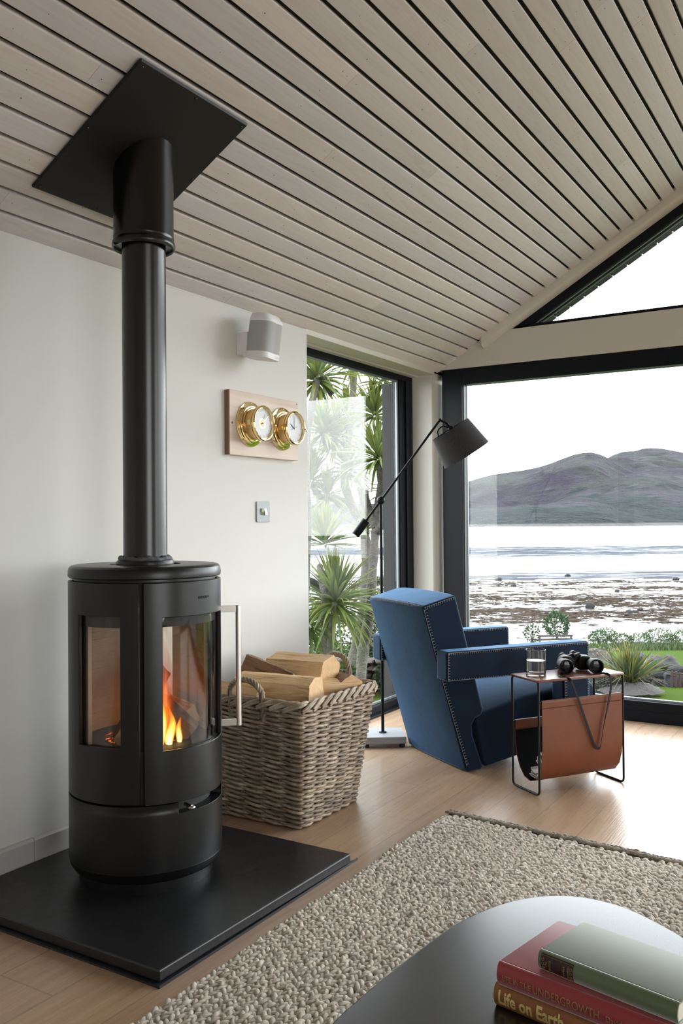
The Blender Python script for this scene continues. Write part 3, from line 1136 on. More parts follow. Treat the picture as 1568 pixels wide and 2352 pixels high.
def fire():
    specs = [
        # leaning logs in the stove: ends, section, label
        ((sp(-32, 0.125, 0.452), sp(150, 0.07, 0.64)), [(-.036, -.026), (.036, -.026), (.028, .024), (-.02, .036)], 'charred log leaning up the back of the stove fire'),
        ((sp(63, 0.150, 0.462), sp(-20, 0.05, 0.60)), [(-.034, -.026), (.034, -.026), (.024, .03), (-.026, .028)], 'dark burning log sloping across the stove door glass'),
        ((sp(100, 0.135, 0.485), sp(150, 0.12, 0.505)), [(-.04, -.032), (.04, -.032), (.03, .034), (-.034, .034)], 'unburnt pale log lying at the window side of the stove fire'),
        ((sp(-25, 0.150, 0.462), sp(-70, 0.03, 0.53)), [(-.028, -.02), (.028, -.02), (.018, .026), (-.022, .022)], 'split log end behind the narrow stove side glass'),
    ]
    for i, ((a, c), poly, lab) in enumerate(specs):
        b = MB()
        log_mesh(b, a, c, poly, 0.2 * i, (0,), random.Random(i + 3))
        mats = [M_CHAR, M_CHAR, M_CHAR] if i in (0, 1) else [M_LOGW, M_LOGE, M_BARK]
        o = b.build('burning_log', mats, None, smooth=30)
        add_log_uv(o, a, c, i * 1.7)
        tag(o, lab, 'log', 'logs burning in the stove')
    # embers and flames are one fire
    f = thing('fire', (SX, SY, 0.449), 'orange wood fire burning behind the stove glass', 'fire')
    b = MB()
    rs = random.Random(5)
    b.sphere(sp(0, 0, 0.447), (0.125, 0.125, 0.010), 40, 12)
    b.build('embers', M_EMBER, f, smooth=30)

    def tongue(th, r, z0, h, w, lean, seed, soft=0.0):
        b = MB()
        rr = random.Random(seed)
        p1, p2 = rr.uniform(0, 6), rr.uniform(0, 6)
        base = sp(th, r, z0)
        prof = []
        rings = []
        K, N = 14, 14
        for k in range(K + 1):
            t = k / K
            rad = w * (math.sin(PI * min(1, (t * 0.86 + 0.14)) ** 0.8)) * (1 - t) ** 0.35 + 0.0006
            c = base + V(lean[0] * t * t + 0.012 * math.sin(p1 + 5 * t) * t, lean[1] * t * t + 0.012 * math.sin(p2 + 6 * t) * t, h * t)
            b.col = (t, soft, t)
            ring = [b.vert(c + V(math.cos(2 * PI * j / N) * rad, math.sin(2 * PI * j / N) * rad * 0.75, 0)) for j in range(N)]
            rings.append(ring)
        for A, B in zip(rings, rings[1:]):
            for j in range(N):
                b.face((A[j], A[(j + 1) % N], B[(j + 1) % N], B[j]))
        b.build('flame', M_FLAME, f, smooth=180)
    tongue(13, 0.150, 0.450, 0.20, 0.030, (0.0, 0.01), 1)
    tongue(24, 0.158, 0.449, 0.13, 0.018, (0.02, 0.0), 2)
    tongue(38, 0.155, 0.449, 0.085, 0.012, (0.005, 0.0), 3)
    tongue(10, 0.09, 0.450, 0.36, 0.075, (0.02, 0.02), 4, 0.7)
    tongue(28, 0.06, 0.450, 0.34, 0.070, (0.03, 0.01), 6, 0.85)
    tongue(150, 0.05, 0.450, 0.30, 0.05, (0.02, 0.0), 7, 0.6)
    tongue(-16, 0.135, 0.450, 0.14, 0.032, (-0.01, 0.0), 8, 0.55)


def build_flue():
    f = thing('stove_flue', (SX, SY, 0.962), 'black flue pipe rising from the stove lid to a square ceiling plate', 'flue')
    O = (SX, SY, 0)
    b = MB().lathe([(0, 0.97), (0.0667, 0.97), (0.0667, 1.98), (0.0675, 1.983), (0.0675, 2.0), (0, 2.0)], 64, O)
    b.build('pipe', M_FLUE, f, smooth=40)
    b = MB().lathe([(0.066, 0.962), (0.0855, 0.962), (0.087, 0.966), (0.087, 0.981), (0.0855, 0.9845), (0.066, 0.9845)], 64, O)
    col = b.build('collar', M_STOVE, f, smooth=40)
    b = MB().tube([V(SX + 0.073 * math.cos(a), SY + 0.073 * math.sin(a), 0.989 + 0.002 * math.sin(a * 7)) for a in [2 * PI * k / 60 for k in range(60)]], [0.0088 + 0.0013 * math.sin(k * 1.9) for k in range(60)], 8, closed=True)
    b.build('sealant_bead', M_SEAL, col, smooth=60)
    # wider casing, cut by the sloping ceiling
    b = MB()
    N = 72
    rings = []
    for r, zf in ((0.0915, None), (0.0915, 1.985), (0.0925, 1.981), (0.0925, 1.977), (0.0915, 1.974), (0.0922, 1.968), (0.0955, 1.964), (0.0965, 1.956), (0.0955, 1.948), (0.0915, 1.944), (0.088, 1.947), (0.088, 1.955), (0.0672, 1.956)):
        rings.append([b.vert((SX + r * math.cos(2 * PI * k / N), SY + r * math.sin(2 * PI * k / N), zf if zf else ceil_z(SX + r * math.cos(2 * PI * k / N)) - 0.004)) for k in range(N)])
    for A, B in zip(rings, rings[1:]):
        for k in range(N):
            b.face((A[k], A[(k + 1) % N], B[(k + 1) % N], B[k]))
    cas = b.build('casing', M_FLUE, f, smooth=50)
    a = math.radians(250)
    b = MB().tube([V(SX + .0955 * math.cos(a + t), SY + .0955 * math.sin(a + t), 1.945 - 0.006 * math.sin(t * 14)) for t in [-.06, -.03, 0, .03, .06, .09]], 0.0035, 8)
    b.build('clamp_screw', M_FLUE, cas, smooth=60)
    # square ceiling plate following the slope
    b = MB()
    x0, x1, ya, yb = -2.153, -1.7075, 1.7635, 2.242
    q = lambda x, y, o: V(x, y, ceil_z(x)) + EN * o
    b.prism([(x0, ya), (x1, ya), (x1, yb), (x0, yb)], lambda p: q(p[0], p[1], -0.0115), lambda p: q(p[0], p[1], -0.0002))
    pl = b.build('ceiling_plate', M_PLATE, f, smooth=0, bevel=0.0105, seg=1)
    for (x, y) in ((x0 + .016, ya + .02), (x1 - .016, ya + .02), (x1 - .016, yb - .02), (x0 + .016, yb - .02), ((x0 + x1) / 2, yb - .016), (x1 - .014, (ya + yb) / 2), (x0 + .014, (ya + yb) / 2 + .01), ((x0 + x1) / 2, ya + .014)):
        c = q(x, y, -0.0115)
        m = MB().lathe([(0, -0.0035), (0.0025, -0.0032), (0.0045, -0.001), (0.0048, 0.0005), (0, 0.0005)], 14, c, (EX, V(0, 1, 0), EN))
        m.build('screw', M_FLUE, pl, smooth=60)


build_hearth()
build_stove()
fire()
build_flue()
# ================================================================== LOG BASKET
def onz(px, py, z):
    d = CF + CR * ((px - 784) / FPX) - CU * ((py - 1176) / FPX)
    return CAM + d * ((z - CAM.z) / d.z)


def onx(px, py, x):
    d = CF + CR * ((px - 784) / FPX) - CU * ((py - 1176) / FPX)
    return CAM + d * ((x - CAM.x) / d.x)


def build_basket():
    bk = thing('log_basket', (-1.98, 2.84, 0), 'tall grey-brown woven wicker log basket filled with split logs', 'basket')
    bot = [V(-1.785, 2.628, 0.006), V(-1.785, 3.02, 0.006), V(-2.205, 3.02, 0.006), V(-2.205, 2.628, 0.006)]
    top = [V(-1.757, 2.598, 0.440), V(-1.742, 3.105, 0.440), V(-2.235, 3.105, 0.440), V(-2.235, 2.598, 0.440)]
    nst = [6, 5, 6, 5]
    tot = sum(nst)
    rs = random.Random(11)

    def perim(s, t, off=0.0, bulge=1.0):
        """point on the wall of the basket; s counts stakes around, t is the height fraction"""
        s %= tot
        side = 0
        while s >= nst[side]:
            s -= nst[side]
            side += 1
        f = s / nst[side]
        a = bot[side].lerp(top[side], t)
        c = bot[(side + 1) % 4].lerp(top[(side + 1) % 4], t)
        p = a.lerp(c, f)
        e = (c - a).normalized()
        nrm = V(e.y, -e.x, 0)
        # rounded corners: pull in near the ends
        d = min(f, 1 - f) * nst[side] * 1.7
        rad = 0.0
        if d < 0.8:
            rad = (0.8 - d) ** 2 * 0.013
        pe, ne = (bot[(side - 1) % 4] - bot[side]), None
        side2 = (side - 1) % 4 if f < 0.5 else (side + 1) % 4
        e2 = (bot[(side2 + 1) % 4] - bot[side2]).normalized()
        n2 = V(e2.y, -e2.x, 0)
        w = max(0.0, (0.6 - d) / 1.2)
        nn = (nrm * (1 - w) + n2 * w).normalized()
        return p + nn * (off - rad)

    # stakes
    b = MB()
    for k in range(tot):
        for dd in (-0.055, 0.055):
            g = rs.uniform(0.45, 0.7)
            b.col = (g, g * 0.95, g * 0.9)
            b.tube([perim(k + dd + 0.5 * 0, t / 6, -0.001) for t in range(7)], 0.0045, 6)
    b.build('stakes', M_WICKER, bk, smooth=60)
    # weavers
    b = MB()
    rows = 25
    for i in range(rows):
        t = 0.012 + 0.955 * i / (rows - 1)
        for ph in (0, 1):
            tone = rs.uniform(0.72, 1.25)
            b.col = (tone * rs.uniform(0.96, 1.06), tone, tone * rs.uniform(0.92, 1.03))
            pts = []
            ns = tot * 8
            phase = PI * (ph + i) + 0.5 * (i % 2)
            for k in range(ns):
                s = k / 8.0
                ang = PI * s - phase
                off = 0.0075 * math.sin(ang)
                zz = 0.0034 * math.cos(ang) / 0.434
                p = perim(s, t + zz + 0.004 * mnoise.noise((s * 0.35, i * 3.1, 0)), off + 0.0012 * mnoise.noise((s * 0.9, i, 4)))
                pts.append(p)
            b.tube(pts, [0.0058 + 0.0008 * mnoise.noise((k * 0.07, i, 1)) for k in range(ns)], 6, closed=True)
    b.build('woven_sides', M_WICKER, bk, smooth=70)
    # bottom
    b = MB()
    b.col = (0.5, 0.48, 0.45)
    b.prism([(-1.79, 2.635), (-1.79, 3.013), (-2.2, 3.013), (-2.2, 2.635)], lambda p: (p[0], p[1], 0.004), lambda p: (p[0], p[1], 0.014))
    b.build('bottom', M_WICKER, bk, smooth=0)
    # braided border: slanting wraps
    b = MB()
    for k in range(int(tot * 1.6)):
        tone = rs.uniform(0.85, 1.4)
        b.col = (tone, tone, tone * 0.98)
        s0 = k / 1.6
        for e in (0, 1):
            pts = []
            for j in range(9):
                f = j / 8
                p = perim(s0 + f * 1.9, 0.965 + 0.062 * math.sin(PI * f) + 0.01 * e, 0.013 * math.cos(PI * f) + e * 0.0)
                pts.append(p + V(0, 0, e * 0.004 - 0.002))
            b.tube(pts, [0.0045] + [0.0062] * 7 + [0.004], 6)
    b.build('braided_rim', M_WICKER, bk, smooth=70)
    # twisted handles on the two short sides

    def handle(c0, c1, h, out):
        b = MB()
        c0, c1 = Vector(c0), Vector(c1)
        N = 44
        mid = (c0 + c1) / 2
        ctr = []
        for k in range(N + 1):
            f = k / N
            a = PI * f
            p = mid + (c0 - mid) * math.cos(a) * (1 + 0.12 * math.sin(a)) + V(0, out * math.sin(a) * 0.6, 0)
            p.z = c0.z + h * math.sin(a) ** 0.8 - (0.06 * (1 - math.sin(a)) if (f < 0.12 or f > 0.88) else 0)
            ctr.append(p)
        for st in range(4):
            tone = rs.uniform(0.7, 1.05)
            b.col = (tone, tone * 0.97, tone * 0.93)
            pts = []
            for k, p in enumerate(ctr):
                t = (ctr[min(k + 1, N)] - ctr[max(k - 1, 0)]).normalized()
                s = t.orthogonal().normalized()
                s = (V(0, 1, 0) - t * t.y).normalized()
                u = t.cross(s)
                ang = 2 * PI * (k / N * 4.5 + st / 4)
                pts.append(p + (s * math.cos(ang) + u * math.sin(ang)) * 0.0065)
            b.tube(pts, 0.0052, 6)
        b.build('handle', M_WICKER, bk, smooth=70)
    handle((-2.075, 2.60, 0.437), (-1.925, 2.60, 0.437), 0.088, -0.03)
    handle((-2.01, 3.103, 0.440), (-1.868, 3.103, 0.440), 0.112, 0.03)


def basket_logs():
    rs = random.Random(21)
    wedge = lambda r: [(-r, -r * 0.55), (r * 0.95, -r * 0.7), (r * 0.35, r * 0.9), (-r * 0.45, r * 0.75)]
    tri = lambda r: [(-r, -r * 0.6), (r, -r * 0.6), (r * 0.75, r * 0.1), (r * 0.12, r), (-r * 0.75, r * 0.15)]
    L = [
        # (p0, p1, section, roll, bark faces, label)
        (V(-2.135, 2.73, 0.470), V(-1.815, 2.775, 0.466), [(-.075, -.035), (.06, -.05), (.052, .03), (.01, .052), (-.055, .045)], 0.0, (), 'thick pale split log with a dark knot across the front of the basket'),
        (V(-2.19, 3.03, 0.500), V(-1.885, 2.99, 0.515), [(-.062, -.055), (.058, -.058), (.048, .02), (-.012, .056), (-.055, .03)], 0.25, (), 'broad pale split log lying highest at the back of the basket'),
        (V(-1.93, 2.83, 0.452), V(-1.79, 3.03, 0.446), [(-.06, -.045), (.055, -.045), (.052, .02), (-.05, .035)], 0.1, (), 'pale split log angled towards the window beside the basket rim'),
        (V(-2.185, 2.83, 0.535), V(-2.01, 2.90, 0.462), [(-.05, -.04), (.045, -.05), (.05, .03), (-.045, .045)], 0.35, (0, 1, 2, 3), 'dark bark-covered log sticking up behind the stove handle'),
        (V(-1.89, 3.06, 0.440), V(-1.78, 2.98, 0.452), [(-.045, -.04), (.045, -.045), (.05, .02), (0, .05), (-.045, .02)], 0.0, (2,), 'frayed orange log at the far corner of the basket'),
        (V(-2.20, 2.655, 0.452), V(-1.99, 2.665, 0.436), [(-.04, -.035), (.035, -.04), (.03, .035), (-.035, .04)], 0.5, (), 'small pale log under the near wicker handle'),
        (V(-2.17, 2.75, 0.33), V(-1.83, 2.95, 0.34), [(-.07, -.06), (.07, -.06), (.06, .05), (-.06, .06)], 0.2, (1,), None),
    ]
    for i, (p0, p1, sec, roll, bark, lab) in enumerate(L):
        b = MB()
        log_mesh(b, p0, p1, sec, roll, bark, random.Random(40 + i))
        o = b.build('split_log', [M_LOGW, M_LOGE, M_BARK], None, smooth=38)
        add_log_uv(o, p0, p1, i * 2.3)
        if lab:
            tag(o, lab, 'log', 'firewood logs in the wicker basket')
        else:
            tag(o, 'split log underneath the other logs inside the basket', 'log', 'firewood logs in the wicker basket')


build_basket()
basket_logs()


# ================================================================== ARMCHAIR
CO = V(-1.564, 3.590, 0)
CD = V(0.567, 0.8237, 0)
CW = V(0.8237, -0.567, 0)


def chp(d, w, z):
    return CO + CD * d + CW * w + V(0, 0, z)


def stitches(b, pts, up, side, tick=0.011, pitch=0.011, r=0.0008, both=False):
    """blanket stitch: line along pts with short ticks in the direction side, lifted along up"""
    up, side = Vector(up), Vector(side)
    pts = [Vector(p) for p in pts]
    for a, c in zip(pts, pts[1:]):
        n = max(1, int((c - a).length / pitch))
        b.tube([a + up * 0.0008, c + up * 0.0008], r * 0.8, 4)
        for k in range(n):
            p = a.lerp(c, (k + 0.5) / n) + up * 0.0006
            b.tube([p, p + side * tick], r, 4)
    return b


def build_chair():
    ch = thing('armchair', CO, 'blue velvet armchair with white blanket stitching in the window corner', 'armchair')
    WL = -0.532
    prof = [(0, 0.004), (-0.114, 0.398), (-0.213, 0.732), (-0.049, 0.775), (0.015, 0.539), (0.088, 0.268), (0.080, 0.243), (0.048, 0.232), (0.030, 0.205), (0.034, 0.16), (0.083, 0.02), (0.078, 0.004)]
    b = MB()
    # several sections across the width give the panels a slight padded swell
    ws = [0.0, -0.06, -0.16, -0.266, -0.37, -0.47, WL]
    rings = []
    cx = sum(p[0] for p in prof) / len(prof)
    for w in ws:
        f = 1 - abs((w - WL / 2) / (WL / 2)) ** 4
        ring = []
        for i, (d, z) in enumerate(prof):
            n = [(-1, -.2), (-1, -.3), (-.5, .6), (.4, .7), (1, .25), (1, .1)]
            dd, dz = (n[i] if i < 6 else (0, 0))
            ring.append(b.vert(chp(d + dd * 0.010 * f, w, z + dz * 0.012 * f)))
        rings.append(ring)
    n = len(prof)
    for A, B in zip(rings, rings[1:]):
        for j in range(n):
            b.face((A[j], A[(j + 1) % n], B[(j + 1) % n], B[j]))
    b.face(rings[0][::-1])
    b.face(rings[-1])
    back = b.build('backrest', M_VELVET, ch, smooth=60, bevel=0.011, seg=3)
    # seat block
    sp_ = [(0.040, 0.285), (0.30, 0.352), (0.55, 0.388), (0.69, 0.385), (0.705, 0.36), (0.70, 0.13), (0.42, 0.072), (0.10, 0.012), (0.075, 0.03)]
    b = MB()
    ws = [0.0, -0.02, -0.055, -0.12, -0.266, -0.41, -0.477, -0.512, WL]
    rings = []
    for w in ws:
        f = 1 - abs((w - WL / 2) / (WL / 2)) ** 3
        rings.append([b.vert(chp(d, w, z + (f - 1) * (0.055 if i < 5 else 0))) for i, (d, z) in enumerate(sp_)])
    n = len(sp_)
    for A, B in zip(rings, rings[1:]):
        for j in range(n):
            b.face((A[j], A[(j + 1) % n], B[(j + 1) % n], B[j]))
    b.face(rings[0][::-1])
    b.face(rings[-1])
    seat = b.build('seat', M_VELVET, ch, smooth=75, bevel=0.014, seg=3)
    arms = []
    for w0, w1 in ((0.002, 0.092), (WL - 0.092, WL - 0.002)):
        b = MB()
        b.prism([(-0.150, 0.420), (0.455, 0.420), (0.598, 0.420), (0.598, 0.548), (-0.150, 0.546)], lambda p: chp(p[0], w0, p[1]), lambda p: chp(p[0], w1, p[1]))
        arm = b.build('armrest', M_VELVET, ch, smooth=60, bevel=0.013, seg=4)
        b = MB()
        b.prism([(0.452, 0.003), (0.598, 0.003), (0.598, 0.424), (0.452, 0.424)], lambda p: chp(p[0], w0, p[1]), lambda p: chp(p[0], w1, p[1]))
        b.build('front_leg', M_VELVET, ch, smooth=60, bevel=0.012, seg=3)
        arms.append((arm, w0, w1))
    # stitching
    b = MB()
    e = 0.0045
    up = V(0, 0, 1)
    nb = (CD * -0.96 + up * -0.28).normalized()
    stitches(b, [chp(0.0 - .002, 0.001, 0.03), chp(-0.114 - .003, 0.001, 0.40), chp(-0.213 + .004, 0.001, 0.722)], CW, CD * 0.96 + up * 0.28, 0.012, 0.0125)
    stitches(b, [chp(-0.212 + .006, -0.008, 0.731), chp(-0.221, -0.15, 0.741), chp(-0.222, -0.266, 0.742), chp(-0.221, -0.38, 0.741), chp(-0.212 + .006, WL + .008, 0.731)], nb, V(0, 0, -1) + CD * 0.2, 0.012, 0.0095)
    stitches(b, [chp(-0.206, 0.001, 0.728), chp(-0.056, 0.001, 0.768)], CW, V(0, 0, -1), 0.010, 0.011)
    b.build('stitching', M_THREAD, back, smooth=0)
    for arm, w0, w1 in arms:
        b = MB()
        outer = w1 if w1 > 0 else w0
        inner = w0 if w1 > 0 else w1
        for w, sg in ((w1, 1), (w0, -1)):
            stitches(b, [chp(-0.144, w, 0.541), chp(0.592, w, 0.543)], CW * sg, V(0, 0, -1), 0.009, 0.0095)
            stitches(b, [chp(-0.1445, w, 0.541), chp(-0.1445, w, 0.426)], CW * sg, CD, 0.009, 0.0105)
            stitches(b, [chp(-0.144, w, 0.425), chp(0.45, w, 0.425)], CW * sg, V(0, 0, 1), 0.006, 0.012, 0.0007)
            stitches(b, [chp(0.593, w, 0.54), chp(0.593, w, 0.01)], CW * sg, CD * -1, 0.009, 0.0105)
            stitches(b, [chp(0.458, w, 0.42), chp(0.458, w, 0.01)], CW * sg, CD, 0.012, 0.0125)
        b.build('stitching', M_THREAD, arm, smooth=0)


build_chair()


# ================================================================== FLOOR LAMP
def build_lamp():
    P = V(-2.132, 3.865, 0)
    lp = thing('floor_lamp', P, 'black counterbalanced floor lamp with grey drum shade behind the blue armchair', 'lamp')
    # slab base on small feet
    b = MB()
    pts = [V(-2.165, 3.722, 0), V(-1.990, 3.842, 0), V(-2.105, 4.010, 0), V(-2.278, 3.890, 0)]
    b.prism(pts, lambda p: (p.x, p.y, 0.019), lambda p: (p.x, p.y, 0.052))
    base = b.build('base', M_CONCRETE, lp, smooth=0, bevel=0.002, seg=1)
    c = sum(pts, V(0, 0, 0)) / 4
    for p in pts:
        q = c.lerp(p, 0.82)
        b = MB().lathe([(0, 0), (0.014, 0), (0.015, 0.020), (0, 0.020)], 16, q)
        b.build('foot', M_RUBBER, base, smooth=40)
    d = (P - CAM).dot(CF)
    ball = at(882.3, 1149, d)
    ball.x, ball.y = P.x, P.y
    b = MB().tube([V(P.x, P.y, 0.052), V(P.x, P.y, ball.z - 0.01)], 0.0078, 16)
    b.lathe([(0, 0.052), (0.019, 0.052), (0.019, 0.056), (0.008, 0.058), (0, 0.058)], 24, V(P.x, P.y, 0))
    b.build('pole', M_BLACK, lp, smooth=40)
    b = MB().sphere(ball, 0.0205, 24, 14)
    b.build('pivot_ball', M_BLACK, lp, smooth=180)
    kn = at(1010, 964.5, d)
    dirn = (kn - ball).normalized()
    cw1 = ball - dirn * ((at(848, 1201, d) - ball).length)
    b = MB().tube([cw1, kn], 0.0058, 12)
    b.sphere(kn, 0.0085, 16, 10)
    b.build('arm', M_BLACK, lp, smooth=40)
    b = MB().tube([cw1 - dirn * -0.004, cw1 - dirn * 0.088], 0.0205, 32)
    b.build('counterweight', M_BLACK, lp, smooth=40, bevel=0.0015, seg=1)
    # shade: axis down to the lower right
    tl, tr_, bl, br_ = (at(*p, d) for p in ((994, 1011), (1074, 960), (1022, 1076.5), (1121, 1013)))
    ct, cb = (tl + tr_) / 2, (bl + br_) / 2
    ax = (cb - ct).normalized()
    ax = (ax + CF * 0.045).normalized()
    u = (tr_ - tl).normalized()
    u = (u - ax * u.dot(ax)).normalized()
    v = ax.cross(u)
    h = (cb - ct).length
    r0, r1 = (tr_ - tl).length / 2, (br_ - bl).length / 2
    b = MB().lathe([(r0, 0), (r1, h), (r1 - 0.002, h), (r0 - 0.002, 0), (r0, 0)], 72, ct, (u, v, ax))
    sh = b.build('shade', M_LINEN, lp, smooth=40)
    # holder, socket, wire ring
    b = MB()
    sk = at(1035, 984, d)
    b.sphere(sk + ax * 0.002, 0.016, 18, 12)
    elbow = at(1024, 971, d)
    b.tube([kn, elbow, sk], [0.006, 0.006, 0.007], 10)
    b.tube([sk, sk + ax * 0.05], 0.013, 18)
    b.build('lamp_holder', M_BLACK, lp, smooth=60)
    b = MB()
    for k in range(3):
        a = 2 * PI * k / 3 + 0.4
        b.tube([ct + ax * 0.006, ct + ax * 0.006 + (u * math.cos(a) + v * math.sin(a)) * (r0 - 0.002)], 0.0016, 6)
    b.build('spider_ring', M_BLACK, sh, smooth=40)
    cab = [sk + CR * -0.004, at(1018, 979, d), at(1008, 985, d), at(1004.5, 993, d), at(1006, 1001, d), ct - u * (r0 - 0.014) + ax * 0.012]
    sm = []
    for k in range(len(cab) - 1):
        for j in range(5):
            f = j / 5
            p0, p1, p2, p3 = cab[max(k - 1, 0)], cab[k], cab[k + 1], cab[min(k + 2, len(cab) - 1)]
            sm.append(0.5 * (2 * p1 + (p2 - p0) * f + (2 * p0 - 5 * p1 + 4 * p2 - p3) * f * f + (3 * p1 - p0 - 3 * p2 + p3) * f ** 3))
    sm.append(cab[-1])
    b = MB().tube(sm, 0.0032, 8)
    b.build('cable', M_BLACK, lp, smooth=60)
    b = MB()
    q = cb + ax * 0.0 + u * 0.012
    b.tube([sk + ax * 0.05, q + ax * 0.004], 0.0022, 6)
    b.tube([q + ax * 0.004 - v * 0.004, q + ax * 0.013], 0.0028, 8)
    b.build('switch_pull', M_BLACK, lp, smooth=60)


build_lamp()


# ================================================================== MAGAZINE TABLE
TO = V(-1.183, 3.419, 0)


def tp(d, w, z):
    return TO + CD * d + CW * w + V(0, 0, z)


def arc_path(pts, r, n=5):
    """polyline with rounded corners"""
    out = [Vector(pts[0])]
    for a, p, c in zip(pts, pts[1:], pts[2:]):
        a, p, c = Vector(a), Vector(p), Vector(c)
        u, v = (a - p).normalized(), (c - p).normalized()
        s, e = p + u * r, p + v * r
        for k in range(n + 1):
            f = k / n
            out.append(s * (1 - f) ** 2 + p * 2 * f * (1 - f) + e * f * f)
    out.append(Vector(pts[-1]))
    return out


TABZ = 0.461


def build_table():
    t = thing('magazine_table', TO, 'small side table with leather magazine sling on dark steel frame beside the armchair', 'side table')
    b = MB()
    r = 0.0046
    Lx, Wd = 0.430, -0.180
    for d in (0.004, Lx):
        loop = [tp(d, 0, 0.2), tp(d, 0, TABZ - 0.006), tp(d, Wd, TABZ - 0.006), tp(d, Wd, r), tp(d, 0, r), tp(d, 0, 0.2)]
        b.tube(arc_path(loop, 0.02), r, 10, cap=False)
    for w in (0, Wd):
        b.tube([tp(0.004, w, TABZ - 0.006), tp(Lx, w, TABZ - 0.006)], r, 10)
    z1, z2 = 0.372, 0.262
    b.tube([tp(0.004, 0, z1), tp(Lx, 0, z1)], 0.0042, 10)
    b.tube([tp(0.004, Wd, z2), tp(Lx, Wd, z2)], 0.0042, 10)
    b.build('frame', M_LEGMETAL, t, smooth=60)
    # leather top wrapped over the frame
    b = MB()
    b.prism([(-0.002, 0.005), (Lx + 0.006, 0.005), (Lx + 0.006, Wd - 0.005), (-0.002, Wd - 0.005)], lambda p: tp(p[0], p[1], TABZ - 0.011), lambda p: tp(p[0], p[1], TABZ))
    b.build('table_top', M_LEATHTOP, t, smooth=60, bevel=0.005, seg=3)
    # sling
    cs = [(0.006, z1 - 0.002), (0.0055, z1 + 0.004), (0.000, z1 + 0.0075), (-0.004, z1 + 0.003)]
    out = [(0.0055, z1 - 0.004), (0.0065, 0.30), (0.007, 0.20), (0.003, 0.135), (-0.012, 0.085), (-0.040, 0.052), (-0.078, 0.040), (-0.118, 0.050), (-0.150, 0.082), (-0.170, 0.125), (-0.180, 0.175), (-0.1845, 0.225), (-0.1855, z2)]

    def sheet(b, pts, th, d0, d1):
        nn = []
        for k, p in enumerate(pts):
            a, c = pts[max(k - 1, 0)], pts[min(k + 1, len(pts) - 1)]
            tx, tz = c[0] - a[0], c[1] - a[1]
            l = math.hypot(tx, tz)
            nn.append((tz / l, -tx / l))
        inn = [(p[0] + n[0] * th, p[1] + n[1] * th) for p, n in zip(pts, nn)]
        poly = pts + inn[::-1]
        n = len(poly)
        A = [b.vert(tp(d0, *p)) for p in poly]
        B = [b.vert(tp(d1, *p)) for p in poly]
        m = len(pts)
        for k in range(n):
            b.face((A[k], A[(k + 1) % n], B[(k + 1) % n], B[k]))
        for k in range(m - 1):
            for S in (A, B):
                b.face((S[k], S[k + 1], S[n - 2 - k], S[n - 1 - k]))
    top_hem = [(0.0055, z1 - 0.03), (0.006, z1), (0.003, z1 + 0.0065), (-0.003, z1 + 0.0065), (-0.006, z1)]
    full = [(-0.006, z1 - 0.028), (-0.0062, z1), (-0.0035, z1 + 0.0062), (0.0025, z1 + 0.0066), (0.0058, z1 + 0.002)] + out + [(-0.183, z2 + 0.0066), (-0.177, z2 + 0.0066), (-0.1742, z2), (-0.1742, z2 - 0.03)]
    b = MB()
    sheet(b, full, 0.0022, 0.016, Lx - 0.010)
    sl = b.build('leather_sling', M_LEATHER, t, smooth=50)
    b = MB()
    inn = [(p[0] - (0.0 if False else 0), p[1]) for p in out]
    ins = []
    for k, p in enumerate(out):
        a, c = out[max(k - 1, 0)], out[min(k + 1, len(out) - 1)]
        tx, tz = c[0] - a[0], c[1] - a[1]
        l = math.hypot(tx, tz)
        ins.append((p[0] + tz / l * 0.0030, p[1] - tx / l * 0.0030))
    sheet(b, ins[1:-1], 0.001, 0.019, Lx - 0.013)
    b.build('suede_lining', M_LEATHIN, sl, smooth=50)
    b = MB()
    for w, z, s in ((0.0068, z1 - 0.024, 1), (-0.1862, z2 - 0.024, -1)):
        n = 44
        for k in range(n):
            d = 0.022 + (Lx - 0.044) * k / (n - 1)
            b.tube([tp(d, w, z - 0.0015), tp(d + 0.006, w, z + 0.0015)], 0.0009, 5)
    b.build('stitching', M_DTHREAD, sl, smooth=0)


